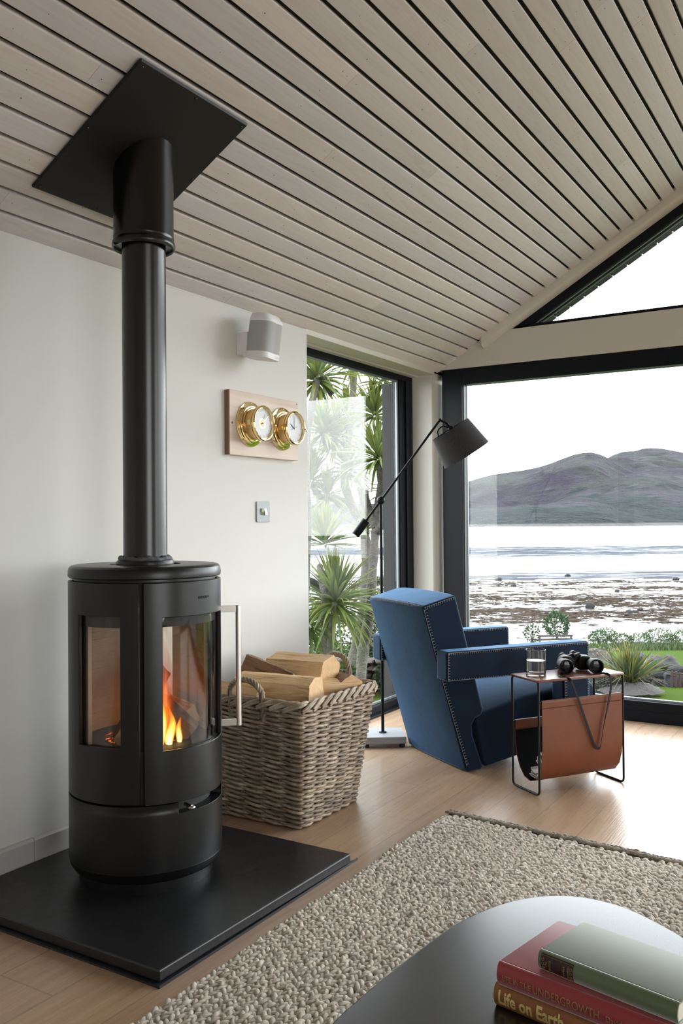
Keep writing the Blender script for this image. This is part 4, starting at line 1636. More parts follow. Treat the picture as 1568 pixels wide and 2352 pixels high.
def build_newspaper():
    o = thing('newspaper', tp(0.1, -0.10, 0.05), 'folded newspaper standing in the leather magazine sling', 'newspaper')
    rs = random.Random(4)

    def packet(b, path, th, d0, d1, wob):
        """folded packet of sheets: a thick curved strip extruded along the table"""
        sec = []
        n = len(path)
        nn = []
        for k in range(n):
            p, q = path[max(k - 1, 0)], path[min(k + 1, n - 1)]
            tx, tz = q[0] - p[0], q[1] - p[1]
            l = math.hypot(tx, tz)
            nn.append((tz / l, -tx / l))
        for side in (1, -1):
            r = range(n) if side > 0 else range(n - 1, -1, -1)
            for k in r:
                sec.append((path[k][0] + nn[k][0] * th / 2 * side, path[k][1] + nn[k][1] * th / 2 * side))
        J = 6
        rings = []
        for j in range(J + 1):
            d = d0 + (d1 - d0) * j / J
            rings.append([b.vert(tp(d, w + wob * math.sin(j * 1.4 + z * 30), z)) for w, z in sec])
        m = len(sec)
        for A, B in zip(rings, rings[1:]):
            for k in range(m):
                b.face((A[k], A[(k + 1) % m], B[(k + 1) % m], B[k]))
        for R_ in (rings[0], rings[-1]):
            for k in range(n - 1):
                b.face((R_[k], R_[k + 1], R_[m - 2 - k], R_[m - 1 - k]))
    b = MB()
    packet(b, [(-0.044, 0.064), (-0.022, 0.085), (-0.010, 0.115), (-0.008, 0.140), (-0.014, 0.158), (-0.026, 0.163), (-0.034, 0.155), (-0.030, 0.140)], 0.0065, 0.030, 0.34, 0.001)
    packet(b, [(-0.052, 0.064), (-0.034, 0.084), (-0.024, 0.106), (-0.024, 0.124), (-0.034, 0.139), (-0.048, 0.145), (-0.056, 0.139), (-0.050, 0.128), (-0.042, 0.122)], 0.0060, 0.036, 0.33, 0.001)
    packet(b, [(-0.058, 0.062), (-0.042, 0.080), (-0.036, 0.098), (-0.040, 0.112), (-0.052, 0.122), (-0.060, 0.126)], 0.0040, 0.032, 0.33, 0.0015)
    b.build('folded_sheets', M_PAPER, o, smooth=50)
    b = MB()
    for k in range(4):
        z = 0.053 + k * 0.0068
        packet(b, [(-0.044, z + 0.007), (-0.064, z + 0.001), (-0.086 - 0.004 * (k % 2), z + 0.003 + k * 0.002), (-0.104 + k * 0.004, z + 0.010 + k * 0.003)], 0.0022, 0.030 + 0.005 * (k % 3), 0.32, 0.001)
    b.build('loose_pages', M_PAPER, o, smooth=50)


def build_tumbler():
    c = V(-1.228, 3.529, TABZ + 0.0005)
    g = thing('drinking_glass', c, 'clear straight tumbler half filled with water on the leather table top', 'glass')
    R, H = 0.0405, 0.1065
    b = MB().lathe([(0, 0), (R - 0.003, 0), (R - 0.0005, 0.002), (R, 0.006), (R, H - 0.001), (R - 0.001, H), (R - 0.0022, H - 0.001), (R - 0.0024, 0.014), (R - 0.006, 0.0105), (0, 0.0100)], 64, c)
    b.build('tumbler', M_TUMBLER, g, smooth=40)
    b = MB().lathe([(0, 0.0100), (R - 0.0062, 0.0106), (R - 0.0026, 0.0142), (R - 0.0026, 0.062), (0, 0.0615)], 64, c)
    b.build('water', M_WATER, g, smooth=40)


def build_binoculars():
    # objective lenses towards the viewer, eyepieces away; lying on the table
    c = V(-1.108, 3.70, TABZ)
    o = thing('binoculars', c, 'black binoculars with objective lenses facing the room on the leather table top', 'binoculars')
    f = V(0.545, -0.838, 0).normalized()  # optical axis towards the objectives
    s = V(0.838, 0.545, 0)
    up = V(0, 0, 1)
    Q = lambda a, x, z: c + f * a + s * x + up * z
    for sg, x in ((-1, -0.0625), (1, 0.0625)):
        b = MB()
        zc = 0.031
        b.lathe([(0, -0.020), (0.021, -0.020), (0.024, -0.008), (0.0275, 0.02), (0.0285, 0.036), (0.0305, 0.038), (0.0315, 0.060), (0.0305, 0.066), (0.027, 0.067), (0.0255, 0.062), (0.0235, 0.052), (0, 0.052)], 40, Q(0, x, zc), (s, up, f))
        br = b.build('barrel', M_RUBBERG, o, smooth=40)
        b = MB().lathe([(0, 0.0535), (0.015, 0.054), (0.0230, 0.0522), (0.0230, 0.0505), (0, 0.0505)], 32, Q(0, x, zc), (s, up, f))
        b.build('objective_lens', M_LENS, br, smooth=60)
        # prism housing
        b = MB()
        xi = x * 0.62
        prof = [(-0.030, 0.004), (0.028, 0.004), (0.034, 0.018), (0.032, 0.046), (0.020, 0.062), (-0.014, 0.064), (-0.030, 0.050), (-0.034, 0.024)]
        prof = [(p[0] * -sg if sg < 0 else p[0], p[1]) for p in prof]
        b.prism(prof, lambda p: Q(-0.062, xi + p[0], p[1]), lambda p: Q(-0.008, xi + p[0], p[1]))
        b.build('prism_housing', M_RUBBERG, o, smooth=60, bevel=0.009, seg=3)
        b = MB().lathe([(0, -0.108), (0.016, -0.108), (0.0185, -0.104), (0.0185, -0.090), (0.0145, -0.086), (0.0145, -0.060), (0, -0.060)], 32, Q(0, xi * 0.9, 0.046), (s, up, f))
        b.build('eyepiece', M_BLACK, o, smooth=40)
    b = MB()
    b.prism([(-0.045, 0.035), (0.045, 0.035), (0.030, 0.062), (0.012, 0.072), (-0.012, 0.072), (-0.030, 0.062)], lambda p: Q(-0.048, p[0], p[1]), lambda p: Q(-0.028, p[0], p[1]))
    b.build('bridge', M_BLACK, o, smooth=60, bevel=0.003, seg=2)
    b = MB().tube([Q(-0.085, 0, 0.064), Q(-0.01, 0, 0.064)], 0.0085, 18)
    b.tube([Q(-0.070, 0, 0.066), Q(-0.046, 0, 0.066)], 0.0135, 24)
    b.build('focus_wheel', M_BLACK, o, smooth=40, bevel=0.001, seg=1)
    # strap: from one body over the table edge, down and back up
    raw = [Q(-0.03, -0.085, 0.012), Q(0.0, -0.062, 0.003), tp(0.135, -0.035, TABZ + 0.002), tp(0.143, -0.006, TABZ + 0.002), tp(0.150, 0.012, TABZ - 0.008), tp(0.163, 0.016, 0.428), tp(0.200, 0.016, 0.34), tp(0.238, 0.016, 0.245), tp(0.262, 0.015, 0.190), tp(0.278, 0.015, 0.167), tp(0.288, 0.015, 0.163), tp(0.296, 0.016, 0.171), tp(0.302, 0.017, 0.20), tp(0.315, 0.018, 0.26), tp(0.335, 0.018, 0.33), tp(0.352, 0.017, 0.40), tp(0.355, 0.015, 0.440), tp(0.348, 0.010, TABZ - 0.002), tp(0.337, -0.004, TABZ + 0.003), tp(0.322, -0.025, TABZ + 0.002), Q(-0.01, 0.098, 0.010)]
    sm = []
    for k in range(len(raw) - 1):
        p0, p1, p2, p3 = raw[max(k - 1, 0)], raw[k], raw[k + 1], raw[min(k + 2, len(raw) - 1)]
        for j in range(6):
            t = j / 6
            sm.append(0.5 * (2 * p1 + (p2 - p0) * t + (2 * p0 - 5 * p1 + 4 * p2 - p3) * t * t + (3 * p1 - p0 - 3 * p2 + p3) * t ** 3))
    sm.append(raw[-1])
    nrm = []
    for k, p in enumerate(sm):
        fz = k / (len(sm) - 1)
        if 0.17 < fz < 0.88:
            a = CW.copy()
            if 0.48 < fz < 0.72:
                q = (fz - 0.48) / 0.24
                a = (CW + CD * 1.1 * math.sin(PI * q))
            nrm.append(a.normalized())
        else:
            nrm.append(V(0, 0, 1) if fz < 0.12 or fz > 0.93 else (CW + V(0, 0, 1)).normalized())
    b = MB().ribbon(sm, nrm, 0.0095, 0.0022)
    b.build('strap', M_STRAP, o, smooth=60)


build_table()
build_newspaper()
build_tumbler()
build_binoculars()
# ================================================================== ON THE WALL
def build_wall_things():
    X = LEFT_X
    bx = X + 0.0255
    # elm board
    b = MB()
    b.m = 0
    b.box((X + 0.0005, 2.8675, 1.3775), (bx, 3.366, 1.6465))
    bd = b.build('instrument_board', M_WBOARD, None, smooth=0, bevel=0.003, seg=2)
    tag(bd, 'pale elm board on the plastered wall carrying two brass instruments', 'board')
    b = MB().box((X + 0.0006, 2.8660, 1.379), (bx - 0.002, 2.8676, 1.645))
    b.build('end_grain_edge', M_WEDGE, bd, smooth=0)
    b = MB().lathe([(0, 0.0006), (0.005, 0.0006), (0.0052, -0.001), (0, -0.001)], 16, (bx, 2.884, 1.51), (V(0, 1, 0), V(0, 0, 1), V(1, 0, 0)))
    b.build('wood_plug', M_WEDGE, bd, smooth=0)
    b = MB().lathe([(0, 0.0006), (0.004, 0.0006), (0.0042, -0.001), (0, -0.001)], 16, (bx, 3.355, 1.636), (V(0, 1, 0), V(0, 0, 1), V(1, 0, 0)))
    b.build('wood_plug', M_WEDGE, bd, smooth=0)

    AX = (V(0, 1, 0), V(0, 0, 1), V(1, 0, 0))

    def instrument(y, z, name, label, cat, face):
        o = thing(name, (bx, y, z), label, cat)
        c = V(bx, y, z)
        b = MB().lathe([(0, 0.0), (0.0945, 0.0), (0.0955, 0.003), (0.0945, 0.0065), (0.088, 0.0085), (0.083, 0.0105), (0.081, 0.0155), (0.077, 0.018), (0.071, 0.0185), (0.069, 0.024), (0.0665, 0.025), (0, 0.025)], 72, c, AX)
        fl = b.build('flange', M_BRASS, o, smooth=28)
        for k in range(3):
            a = math.radians((90, 210, 330)[k] if face == 'baro' else (90, 270, 20)[k])
            m = MB().lathe([(0, 0.0098), (0.0026, 0.0098), (0.0036, 0.0082), (0, 0.0078)], 12, c + V(0, math.cos(a), math.sin(a)) * 0.0885, AX)
            m.build('screw', M_BRASSM, fl, smooth=60)
        b = MB().lathe([(0, 0.02), (0.0645, 0.02), (0.0645, 0.060), (0, 0.060)], 72, c, AX)
        b.build('case', M_BRASSM, o, smooth=40)
        b = MB().lathe([(0.0640, 0.055), (0.0705, 0.055), (0.0735, 0.058), (0.0735, 0.061), (0.0715, 0.0625), (0.0735, 0.064), (0.0755, 0.069), (0.0745, 0.076), (0.0710, 0.0795), (0.0680, 0.0785), (0.0668, 0.074), (0.0660, 0.068), (0.0640, 0.068), (0.0640, 0.055)], 80, c, AX)
        b.build('bezel', M_BRASS, o, smooth=28)
        b = MB().lathe([(0, 0.062), (0.0665, 0.062), (0.0665, 0.0645), (0, 0.0645)], 64, c, AX)
        dial = b.build('dial', M_DIAL, o, smooth=0)
        D = lambda a, r, h=0.0650: c + V(0, math.sin(a) * r, math.cos(a) * r) + V(h, 0, 0)
        ink = MB()
        n = 60 if face == 'clock' else 75
        for k in range(n):
            a = 2 * PI * k / n
            big = k % 5 == 0
            r0, r1, w = (0.050, 0.0585, 0.0007) if big else (0.0565, 0.0590, 0.0003)
            if face == 'clock' and not big:
                continue
            t = V(0, math.cos(a), -math.sin(a)) * w
            ink.poly([D(a, r0) - t, D(a, r0) + t, D(a, r1) + t, D(a, r1) - t])
        ink.build('dial_print', M_INK, dial, smooth=0, recalc=False)

        def hand(name, a, l, w, tail, m, h):
            b = MB()
            d = V(0, math.sin(a), math.cos(a))
            t = V(0, math.cos(a), -math.sin(a))
            q = c + V(h, 0, 0)
            b.prism([(-tail, -w), (l * 0.55, -w * 1.3), (l, -w * 0.2), (l, w * 0.2), (l * 0.55, w * 1.3), (-tail, w)], lambda p: q + d * p[0] + t * p[1], lambda p: q + d * p[0] + t * p[1] + V(0.0008, 0, 0))
            b.build(name, m, dial, smooth=0)
        if face == 'clock':
            hand('hour_hand', math.radians(-57), 0.034, 0.0016, 0.006, M_INK, 0.0662)
            hand('minute_hand', math.radians(0), 0.052, 0.0011, 0.006, M_INK, 0.0674)
            hand('second_hand', math.radians(68), 0.028, 0.0004, 0.030, M_INK, 0.0686)
        else:
            b = MB().lathe([(0, 0.0645), (0.0225, 0.0645), (0.0225, 0.0652), (0, 0.0652)], 32, c, AX)
            b.build('movement_opening', M_BRASSM, dial, smooth=0)
            b = MB()
            for k in range(5):
                a = 2 * PI * k / 5 + 0.3
                b.lathe([(0.004, 0.0654), (0.0075, 0.0654), (0.0075, 0.0662), (0.004, 0.0662), (0.004, 0.0654)], 16, c + V(0, math.sin(a), math.cos(a)) * 0.012, AX)
            b.tube([D(-0.5, 0.02, 0.0665), D(PI - 0.5, 0.018, 0.0665)], 0.0012, 6)
            b.build('gear_train', M_BRASS, dial, smooth=40)
            hand('pointer', math.radians(20), 0.050, 0.0007, 0.012, M_INK, 0.0676)
            hand('set_pointer', math.radians(48), 0.052, 0.0007, 0.010, M_BRASS, 0.0690)
            b = MB().lathe([(0, 0.0645), (0.0035, 0.0645), (0.0035, 0.074), (0.0022, 0.076), (0, 0.076)], 16, c, AX)
            b.build('hub', M_BRASS, dial, smooth=40)
        b = MB().lathe([(0, 0.0745), (0.0664, 0.0745), (0.0664, 0.0755), (0, 0.0755)], 64, c, AX)
        b.build('dial_glass', M_DIALGLASS, o, smooth=0)
        # hinge on one side, screw catch on the other
        b = MB()
        hy = y - 0.0685
        b.box((bx + 0.042, hy - 0.006, z - 0.011), (bx + 0.060, hy + 0.006, z + 0.011))
        b.tube([V(bx + 0.062, hy - 0.006, z - 0.015), V(bx + 0.062, hy - 0.006, z + 0.015)], 0.0042, 12)
        b.build('hinge', M_BRASS, o, smooth=40, bevel=0.001, seg=1)
        b = MB()
        q = V(bx + 0.067, y + 0.073, z - 0.002)
        b.tube([q, q + V(0, 0.016, 0)], 0.0028, 10)
        b.lathe([(0, 0.010), (0.006, 0.011), (0.0075, 0.015), (0.0065, 0.020), (0.003, 0.024), (0, 0.025)], 16, q, (V(0, 0, 1), V(1, 0, 0), V(0, 1, 0)))
        b.build('catch_screw', M_BRASS, o, smooth=50)

    instrument(3.003, 1.5125, 'barometer', 'brass ship barometer with visible gear movement on the elm board', 'barometer', 'baro')
    instrument(3.236, 1.5125, 'wall_clock', 'brass ship clock with roman style dial and hands on the elm board', 'clock', 'clock')

    # light switch
    s = thing('light_switch', (X, 3.1215, 1.1435), 'brushed steel light switch with two rockers below the brass instruments', 'switch')
    b = MB()
    hw, hh, r = 0.0475, 0.0445, 0.006
    pts = []
    for cx, cz, a0 in ((hw - r, hh - r, 0), (-hw + r, hh - r, 90), (-hw + r, -hh + r, 180), (hw - r, -hh + r, 270)):
        for k in range(6):
            a = math.radians(a0 + 18 * k)
            pts.append((cx + r * math.cos(a), cz + r * math.sin(a)))
    b.prism(pts, lambda p: (X + 0.0003, 3.1215 + p[0], 1.1435 + p[1]), lambda p: (X + 0.0065, 3.1215 + p[0], 1.1435 + p[1]))
    b.build('face_plate', M_SWITCH, s, smooth=0, bevel=0.0014, seg=2)
    for k, y in enumerate((3.1105, 3.1325)):
        b = MB()
        tl = 0.0035 if k == 0 else -0.0035
        b.prism([(0.005, 0.0145), (0.0115 + tl, 0.0145), (0.0125, 0.0), (0.0115 - tl, -0.0145), (0.005, -0.0145)], lambda p: (X + p[0], y - 0.0085, 1.1435 + p[1]), lambda p: (X + p[0], y + 0.0085, 1.1435 + p[1]))
        b.build('rocker', M_STEEL, s, smooth=0, bevel=0.0006, seg=1)


def build_speaker():
    X = LEFT_X
    c = V(X + 0.098, 2.992, 1.780)   # bottom centre
    sp_o = thing('wall_speaker', c, 'small white loudspeaker with grey mesh bracketed high on the plastered wall', 'speaker')
    ang = math.radians(7.5)
    # local frame: f faces into the room and is tilted down
    turn = math.radians(8)
    f0 = V(math.cos(turn), math.sin(turn), 0)
    s = V(-math.sin(turn), math.cos(turn), 0)
    up = (V(0, 0, 1) * math.cos(ang) + f0 * math.sin(ang)).normalized()
    f = (f0 * math.cos(ang) - V(0, 0, 1) * math.sin(ang)).normalized()
    # rounded triangle plan
    N = 56

    def plan(scale, dz, shift=0.0):
        out = []
        for k in range(N):
            a = 2 * PI * k / N
            ca, sa = math.cos(a), math.sin(a)
            rr = 0.0655 * (1 + 0.085 * math.cos(3 * a + PI)) / (abs(ca) ** 3.2 + abs(sa) ** 3.2) ** (1 / 3.2) ** 1.0
            out.append(c + (f * ca * 0.90 + s * sa * 1.03) * rr * scale + f * shift + up * dz)
        return out

    def loft(name, levels, mat, cap0=True, cap1=True):
        b = MB()
        rings = [[b.vert(p) for p in plan(*l)] for l in levels]
        for A, B in zip(rings, rings[1:]):
            for k in range(N):
                b.face((A[k], A[(k + 1) % N], B[(k + 1) % N], B[k]))
        b.face(rings[0][::-1])
        b.face(rings[-1])
        return b.build(name, mat, sp_o, smooth=35)
    loft('base_band', [(0.93, 0.0, 0.0), (0.985, 0.002, 0.0), (1.0, 0.008, 0), (1.0, 0.0245, 0), (0.99, 0.0255, 0)], M_SPKW)
    loft('mesh_grille', [(0.985, 0.0255, 0), (0.985, 0.150, 0)], M_SPKG)
    loft('top_cap', [(0.99, 0.150, 0), (1.0, 0.151, 0), (1.0, 0.1575, 0), (0.97, 0.163, -0.001), (0.84, 0.181, -0.006), (0.79, 0.1845, -0.008), (0.70, 0.1855, -0.009)], M_SPKW)
    b = MB()
    b.box((X, 2.945, 1.800), (X + 0.060, 3.010, 1.893))
    b.build('wall_bracket', M_SPKW, sp_o, smooth=40, bevel=0.003)
    q = c + up * 0.009 + f * 0.0
    # faint maker's lettering on the lower band

    def bend(co):
        a = math.radians(14) + co.x / 0.062
        ca, sa = math.cos(a), math.sin(a)
        rr = 0.0655 * (1 + 0.085 * math.cos(3 * a + PI)) / (abs(ca) ** 3.2 + abs(sa) ** 3.2) ** (1 / 3.2)
        return c + (f * ca * 0.90 + s * sa * 1.03) * (rr + 0.0003) + up * (0.009 + co.y)
    lettering('DENON', 0.0075, (0, 0, 0), (1, 0, 0), (0, 1, 0), M_SPKG, 'maker_lettering', sp_o, 0.0002, bend=bend)


build_wall_things()
build_speaker()


# ================================================================== RUG
def build_rug():
    rg = thing('woven_rug', (-0.3, 1.6, 0), 'chunky braided oatmeal jute rug on the oak floor in front of the hearth', 'rug')
    x0, x1 = -1.400, 0.75
    far = lambda x: 3.045 - 0.105 * (x + 1.404)
    near = 0.35
    b = MB()
    b.col = (0.55, 0.5, 0.42)
    b.prism([(x0 + .008, near), (x1, near), (x1, far(x1) - 0.01), (x0 + .008, far(x0) - 0.01)], lambda p: (p[0], p[1], 0.001), lambda p: (p[0], p[1], 0.010))
    b.build('backing', simple('jute_backing', (0.13, 0.10, 0.07), 0.9), rg, smooth=0)
    # one stitch: flattened half ellipsoid
    nu, nv = 7, 5
    tv, tuv = [], []
    for i in range(nu + 1):
        t = i / nu
        th = PI * t
        for j in range(nv + 1):
            ph = PI * j / nv
            r = math.sin(th) ** 0.8 if 0 < i < nu else 0.0
            tv.append((-math.cos(th), -math.cos(ph) * r, math.sin(ph) * r))
            tuv.append((-math.cos(th) * 0.5, (ph / PI - 0.5)))
    tv, tuv = np.array(tv), np.array(tuv)
    tf = []
    for i in range(nu):
        for j in range(nv):
            a = i * (nv + 1) + j
            tf.append((a, a + nv + 1, a + nv + 2, a + 1))
    tf = np.array(tf)

    def scatter(name, C, ang, ln, wd, ht, tilt, tone):
        n = len(C)
        ca, sa = np.cos(ang), np.sin(ang)
        L = tv[None, :, :] * np.stack([ln, wd, ht], 1)[:, None, :]
        # slight arch and tilt along the stitch
        z = L[:, :, 2] + L[:, :, 0] * tilt[:, None]
        X = L[:, :, 0] * ca[:, None] - L[:, :, 1] * sa[:, None] + C[:, 0:1]
        Y = L[:, :, 0] * sa[:, None] + L[:, :, 1] * ca[:, None] + C[:, 1:2]
        Z = z + C[:, 2:3]
        vs = np.stack([X, Y, Z], -1).reshape(-1, 3)
        fs = (tf[None] + (np.arange(n) * len(tv))[:, None, None]).reshape(-1, 4)
        uv = (tuv[None] * np.array([1.0, 1.0]) + rng.uniform(0, 50, (n, 1, 2))).reshape(-1, 2)
        tint = np.repeat(tone, len(tv), 0)
        return numpy_mesh(name, vs, fs, M_JUTE, rg, tint, uv)
    # rows of plaited stitches running along the rug's length (y), neighbouring columns slanting opposite ways
    pitch_x, pitch_y = 0.0120, 0.0178
    cols = int((x1 - x0) / pitch_x)
    C, A = [], []
    for i in range(cols):
        x = x0 + pitch_x * (i + 0.5)
        yend = far(x) - 0.024
        n = int((yend - near) / pitch_y)
        ys = near + pitch_y * (np.arange(n) + (0.5 if i % 2 else 0.0))
        C.append(np.stack([np.full(n, x), ys, np.full(n, 0.0085)], 1))
        A.append(np.full(n, math.radians(62) if i % 2 else math.radians(118)))
    C, A = np.concatenate(C), np.concatenate(A)
    n = len(C)
    C[:, 0] += rng.normal(0, 0.0016, n) + 0.004 * np.sin(C[:, 1] * 9 + C[:, 0] * 5)
    C[:, 1] += rng.normal(0, 0.0022, n)
    C[:, 2] += rng.normal(0, 0.0012, n)
    A += rng.normal(0, 0.17, n)
    g = rng.uniform(0.86, 1.12, n) * np.where(rng.random(n) < 0.04, 0.7, 1.0)
    big = 0.5 + 0.5 * np.sin(C[:, 0] * 7.1 + 1.3 * np.sin(C[:, 1] * 5.3))
    g *= 0.93 + 0.12 * big
    w = rng.normal(0, 0.016, n)
    tone = np.stack([g * (1.02 + w), g, g * (0.97 - w)], 1)
    scatter('braided_stitches', C, A, rng.uniform(0.0135, 0.0175, n), rng.uniform(0.0072, 0.0088, n), rng.uniform(0.0085, 0.0120, n), rng.normal(0.0, 0.14, n), tone)
    # darker plaited binding along the far end
    C, A = [], []
    m = int((x1 - x0) / 0.0135)
    for row, (dy, z, sg) in enumerate(((-0.012, 0.012, 1), (0.001, 0.012, -1))):
        for k in range(m):
            x = x0 + 0.004 + 0.0135 * (k + 0.5 * row)
            C.append((x, far(x) + dy, z))
            A.append(math.radians(32) * sg)
    C, A = np.array(C), np.array(A)
    n = len(C)
    C += rng.normal(0, 0.001, (n, 3))
    g = rng.uniform(0.45, 0.72, n)
    scatter('end_binding', C, A + rng.normal(0, 0.15, n), np.full(n, 0.0135), np.full(n, 0.0078), rng.uniform(0.009, 0.0115, n), np.zeros(n), np.stack([g * 1.03, g, g * 0.93], 1))


build_rug()


# ================================================================== COFFEE TABLE AND BOOKS
CTZ = 0.34


def catmull(pts, n=6):
    out = []
    m = len(pts)
    for k in range(m):
        p0, p1, p2, p3 = (np.array(pts[(k + j) % m], float) for j in (-1, 0, 1, 2))
        for j in range(n):
            t = j / n
            out.append(tuple(0.5 * (2 * p1 + (p2 - p0) * t + (2 * p0 - 5 * p1 + 4 * p2 - p3) * t * t + (3 * p1 - p0 - 3 * p2 + p3) * t ** 3)))
    return out


def build_coffee_table():
    t = thing('coffee_table', (-0.42, 1.25, 0), 'low black coffee table with rounded pebble-shaped top standing on the jute rug', 'coffee table')
    pts = [(-0.723, 1.141), (-0.724, 1.214), (-0.722, 1.287), (-0.715, 1.40), (-0.703, 1.52), (-0.680, 1.614), (-0.645, 1.692), (-0.598, 1.748), (-0.542, 1.779), (-0.483, 1.785), (-0.428, 1.771), (-0.373, 1.740), (-0.321, 1.703), (-0.25, 1.63), (-0.17, 1.50), (-0.11, 1.33), (-0.09, 1.13), (-0.12, 0.93), (-0.20, 0.78), (-0.34, 0.70), (-0.50, 0.71), (-0.63, 0.82), (-0.70, 0.98)]
    pts = catmull(pts, 5)
    b = MB().prism(pts, lambda p: (p[0], p[1], CTZ - 0.020), lambda p: (p[0], p[1], CTZ))
    b.build('table_top', M_TABLETOP, t, smooth=30, bevel=0.004, seg=3)
    for x, y in ((-0.52, 1.60), (-0.27, 1.30), (-0.50, 0.92)):
        dx, dy = (x + 0.42) * 0.25, (y - 1.27) * 0.25
        b = MB().tube([V(x - dx * 0.5, y - dy * 0.5, CTZ - 0.019), V(x + dx * 0.5, y + dy * 0.5, 0.020)], [0.020, 0.013], 20)
        b.build('leg', M_TABLETOP, t, smooth=40)


def build_book(name, P, xd, yd, L, Wd, T, mat, label, spine):
    """P: spine-side bottom corner; xd runs along the spine, yd away from it"""
    x, y = Vector(xd).normalized(), Vector(yd).normalized()
    z = V(0, 0, 1)
    o = thing(name, P, label, 'book', 'books on the coffee table')
    Q = lambda a, w, h: Vector(P) + x * a + y * w + z * h
    bt = 0.0028
    # cover: two boards joined by a rounded spine
    b = MB()
    prof = [(0.0085, T), (0.0075, T), (0.0045, T - 0.0012), (0.0012, T * 0.86), (-0.0012, T * 0.66), (-0.002, T * 0.5), (-0.0012, T * 0.34), (0.0012, T * 0.14), (0.0045, 0.0012), (0.0075, 0.0), (0.0085, 0.0), (Wd, 0.0), (Wd, bt), (0.006, bt), (0.003, T * 0.25), (0.0018, T * 0.5), (0.003, T * 0.75), (0.006, T - bt), (Wd, T - bt), (Wd, T), (0.0125, T), (0.0105, T - 0.0009)]
    b.prism(prof, lambda p: Q(0, *p), lambda p: Q(L, *p))
    cov = b.build('cover', mat, o, smooth=40, bevel=0.0005, seg=1)
    b = MB()
    b.prism([(0.0045, bt), (Wd - 0.004, bt), (Wd - 0.006, T / 2), (Wd - 0.004, T - bt), (0.0045, T - bt)], lambda p: Q(0.003, *p), lambda p: Q(L - 0.003, *p))
    b.build('pages', M_PAGES, o, smooth=30)
    spine(o, cov, Q, x, y, z, T)
    return o


def build_books():
    xd, yd = V(0.982, -0.192, 0), V(0.192, 0.982, 0)

    def sp_bend(Q, T, x0, h0, squash=1.0, out=0.0026):
        def f(c):
            h = h0 + c.y
            w = float(np.interp(h / T, [0.03, 0.14, 0.34, 0.5, 0.66, 0.86, 0.97], [0.0045, 0.0012, -0.0012, -0.002, -0.0012, 0.0012, 0.0045]))
            return Q(x0 + c.x * squash, w - 0.0004 - c.z, h)
        return f

    def spine_orange(o, cov, Q, x, y, z, T):
        lettering('Life on Earth', 0.0285, 0, (1, 0, 0), (0, 1, 0), M_GOLD, 'gold_title', cov, 0.0002, bend=sp_bend(Q, T, 0.008, 0.0085), fit=0.112, bold=0.0007)
    build_book('hardback_book', V(-0.530, 1.313, CTZ), xd, yd, 0.275, 0.188, 0.0355, M_ORANGE, 'tan hardback with large gold title, bottom of the stack on the coffee table', spine_orange)

    def spine_red(o, cov, Q, x, y, z, T):
        lettering('LIFE IN THE', 0.0125, 0, (1, 0, 0), (0, 1, 0), M_DULLGOLD, 'gold_title', cov, 0.0002, bend=sp_bend(Q, T, 0.0095, 0.0130), fit=0.050)
        lettering('UNDERGROWTH', 0.0175, 0, (1, 0, 0), (0, 1, 0), M_DULLGOLD, 'gold_title', cov, 0.0002, bend=sp_bend(Q, T, 0.0625, 0.0118), fit=0.107)
        lettering('David Attenborough', 0.0125, 0, (1, 0, 0), (0, 1, 0), M_DULLGOLD, 'gold_title', cov, 0.0002, bend=sp_bend(Q, T, 0.180, 0.0130), fit=0.088)
    build_book('hardback_book', V(-0.522, 1.307, CTZ + 0.0358), xd, yd, 0.275, 0.1935, 0.0368, M_RED, 'red hardback, middle of the stack on the coffee table', spine_red)

    def spine_green(o, cov, Q, x, y, z, T):
        b = MB()
        prof = [(T * f, -0.0002 + w) for f, w in ((0.08, 0.0030), (0.14, 0.0012), (0.34, -0.0012), (0.5, -0.002), (0.66, -0.0012), (0.86, 0.0012), (0.92, 0.0030))]
        A = [b.vert(Q(0.0055, w, h)) for h, w in prof]
        B = [b.vert(Q(0.0605, w, h)) for h, w in prof]
        for k in range(len(prof) - 1):
            b.face((A[k], A[k + 1], B[k + 1], B[k]))
        lab = b.build('spine_label', M_MAROON, cov, smooth=60)
        b = MB()
        f2 = sp_bend(Q, T, 0.0, 0.0)
        for p in ([(0.0070, 0.0042), (0.0590, 0.0042), (0.0590, 0.0262), (0.0070, 0.0262), (0.0070, 0.0042)], [(0.0245, 0.0042), (0.0245, 0.0262)], [(0.0395, 0.0042), (0.0395, 0.0262)]):
            b.tube([f2(V(a, h, 0.0003)) for a, h in p], 0.0003, 4)
        for cx in (0.0095, 0.0566):
            for k in range(3):
                b.tube([f2(V(cx + 0.0018 * math.sin(t), 0.008 + k * 0.006 + 0.0022 * math.cos(t), 0.0003)) for t in [j * 0.7 for j in range(9)]], 0.0003, 4)
        b.build('gilt_border', M_DULLGOLD, cov, smooth=0)

        def rot(x0, h0, s):
            g = sp_bend(Q, T, 0.0, 0.0)
            return lambda c: g(V(x0 - c.y * s, h0 + c.x * s, c.z + 0.0003))
        for txt, x0, h0, sz in (('The', 0.0165, 0.0105, 0.0062), ('BRIDGE', 0.0228, 0.0062, 0.0058), ('PAMELA', 0.0465, 0.0062, 0.0054), ('FRANKAU', 0.0535, 0.0056, 0.0052)):
            lettering(txt, sz, 0, (1, 0, 0), (0, 1, 0), M_DULLGOLD, 'gilt_title', lab, 0.0001, bend=rot(x0, h0, 0.78))
    build_book('hardback_book', V(-0.4590, 1.316, CTZ + 0.0728), V(0.9715, -0.237, 0), V(0.237, 0.9715, 0), 0.219, 0.134, 0.0302, M_GREEN, 'green cloth hardback with maroon spine label on top of the book stack', spine_green)


build_coffee_table()
build_books()
# ================================================================== OUTDOORS
FH = V(CF.x, CF.y, 0).normalized()
RH = V(CR.x, CR.y, 0).normalized()


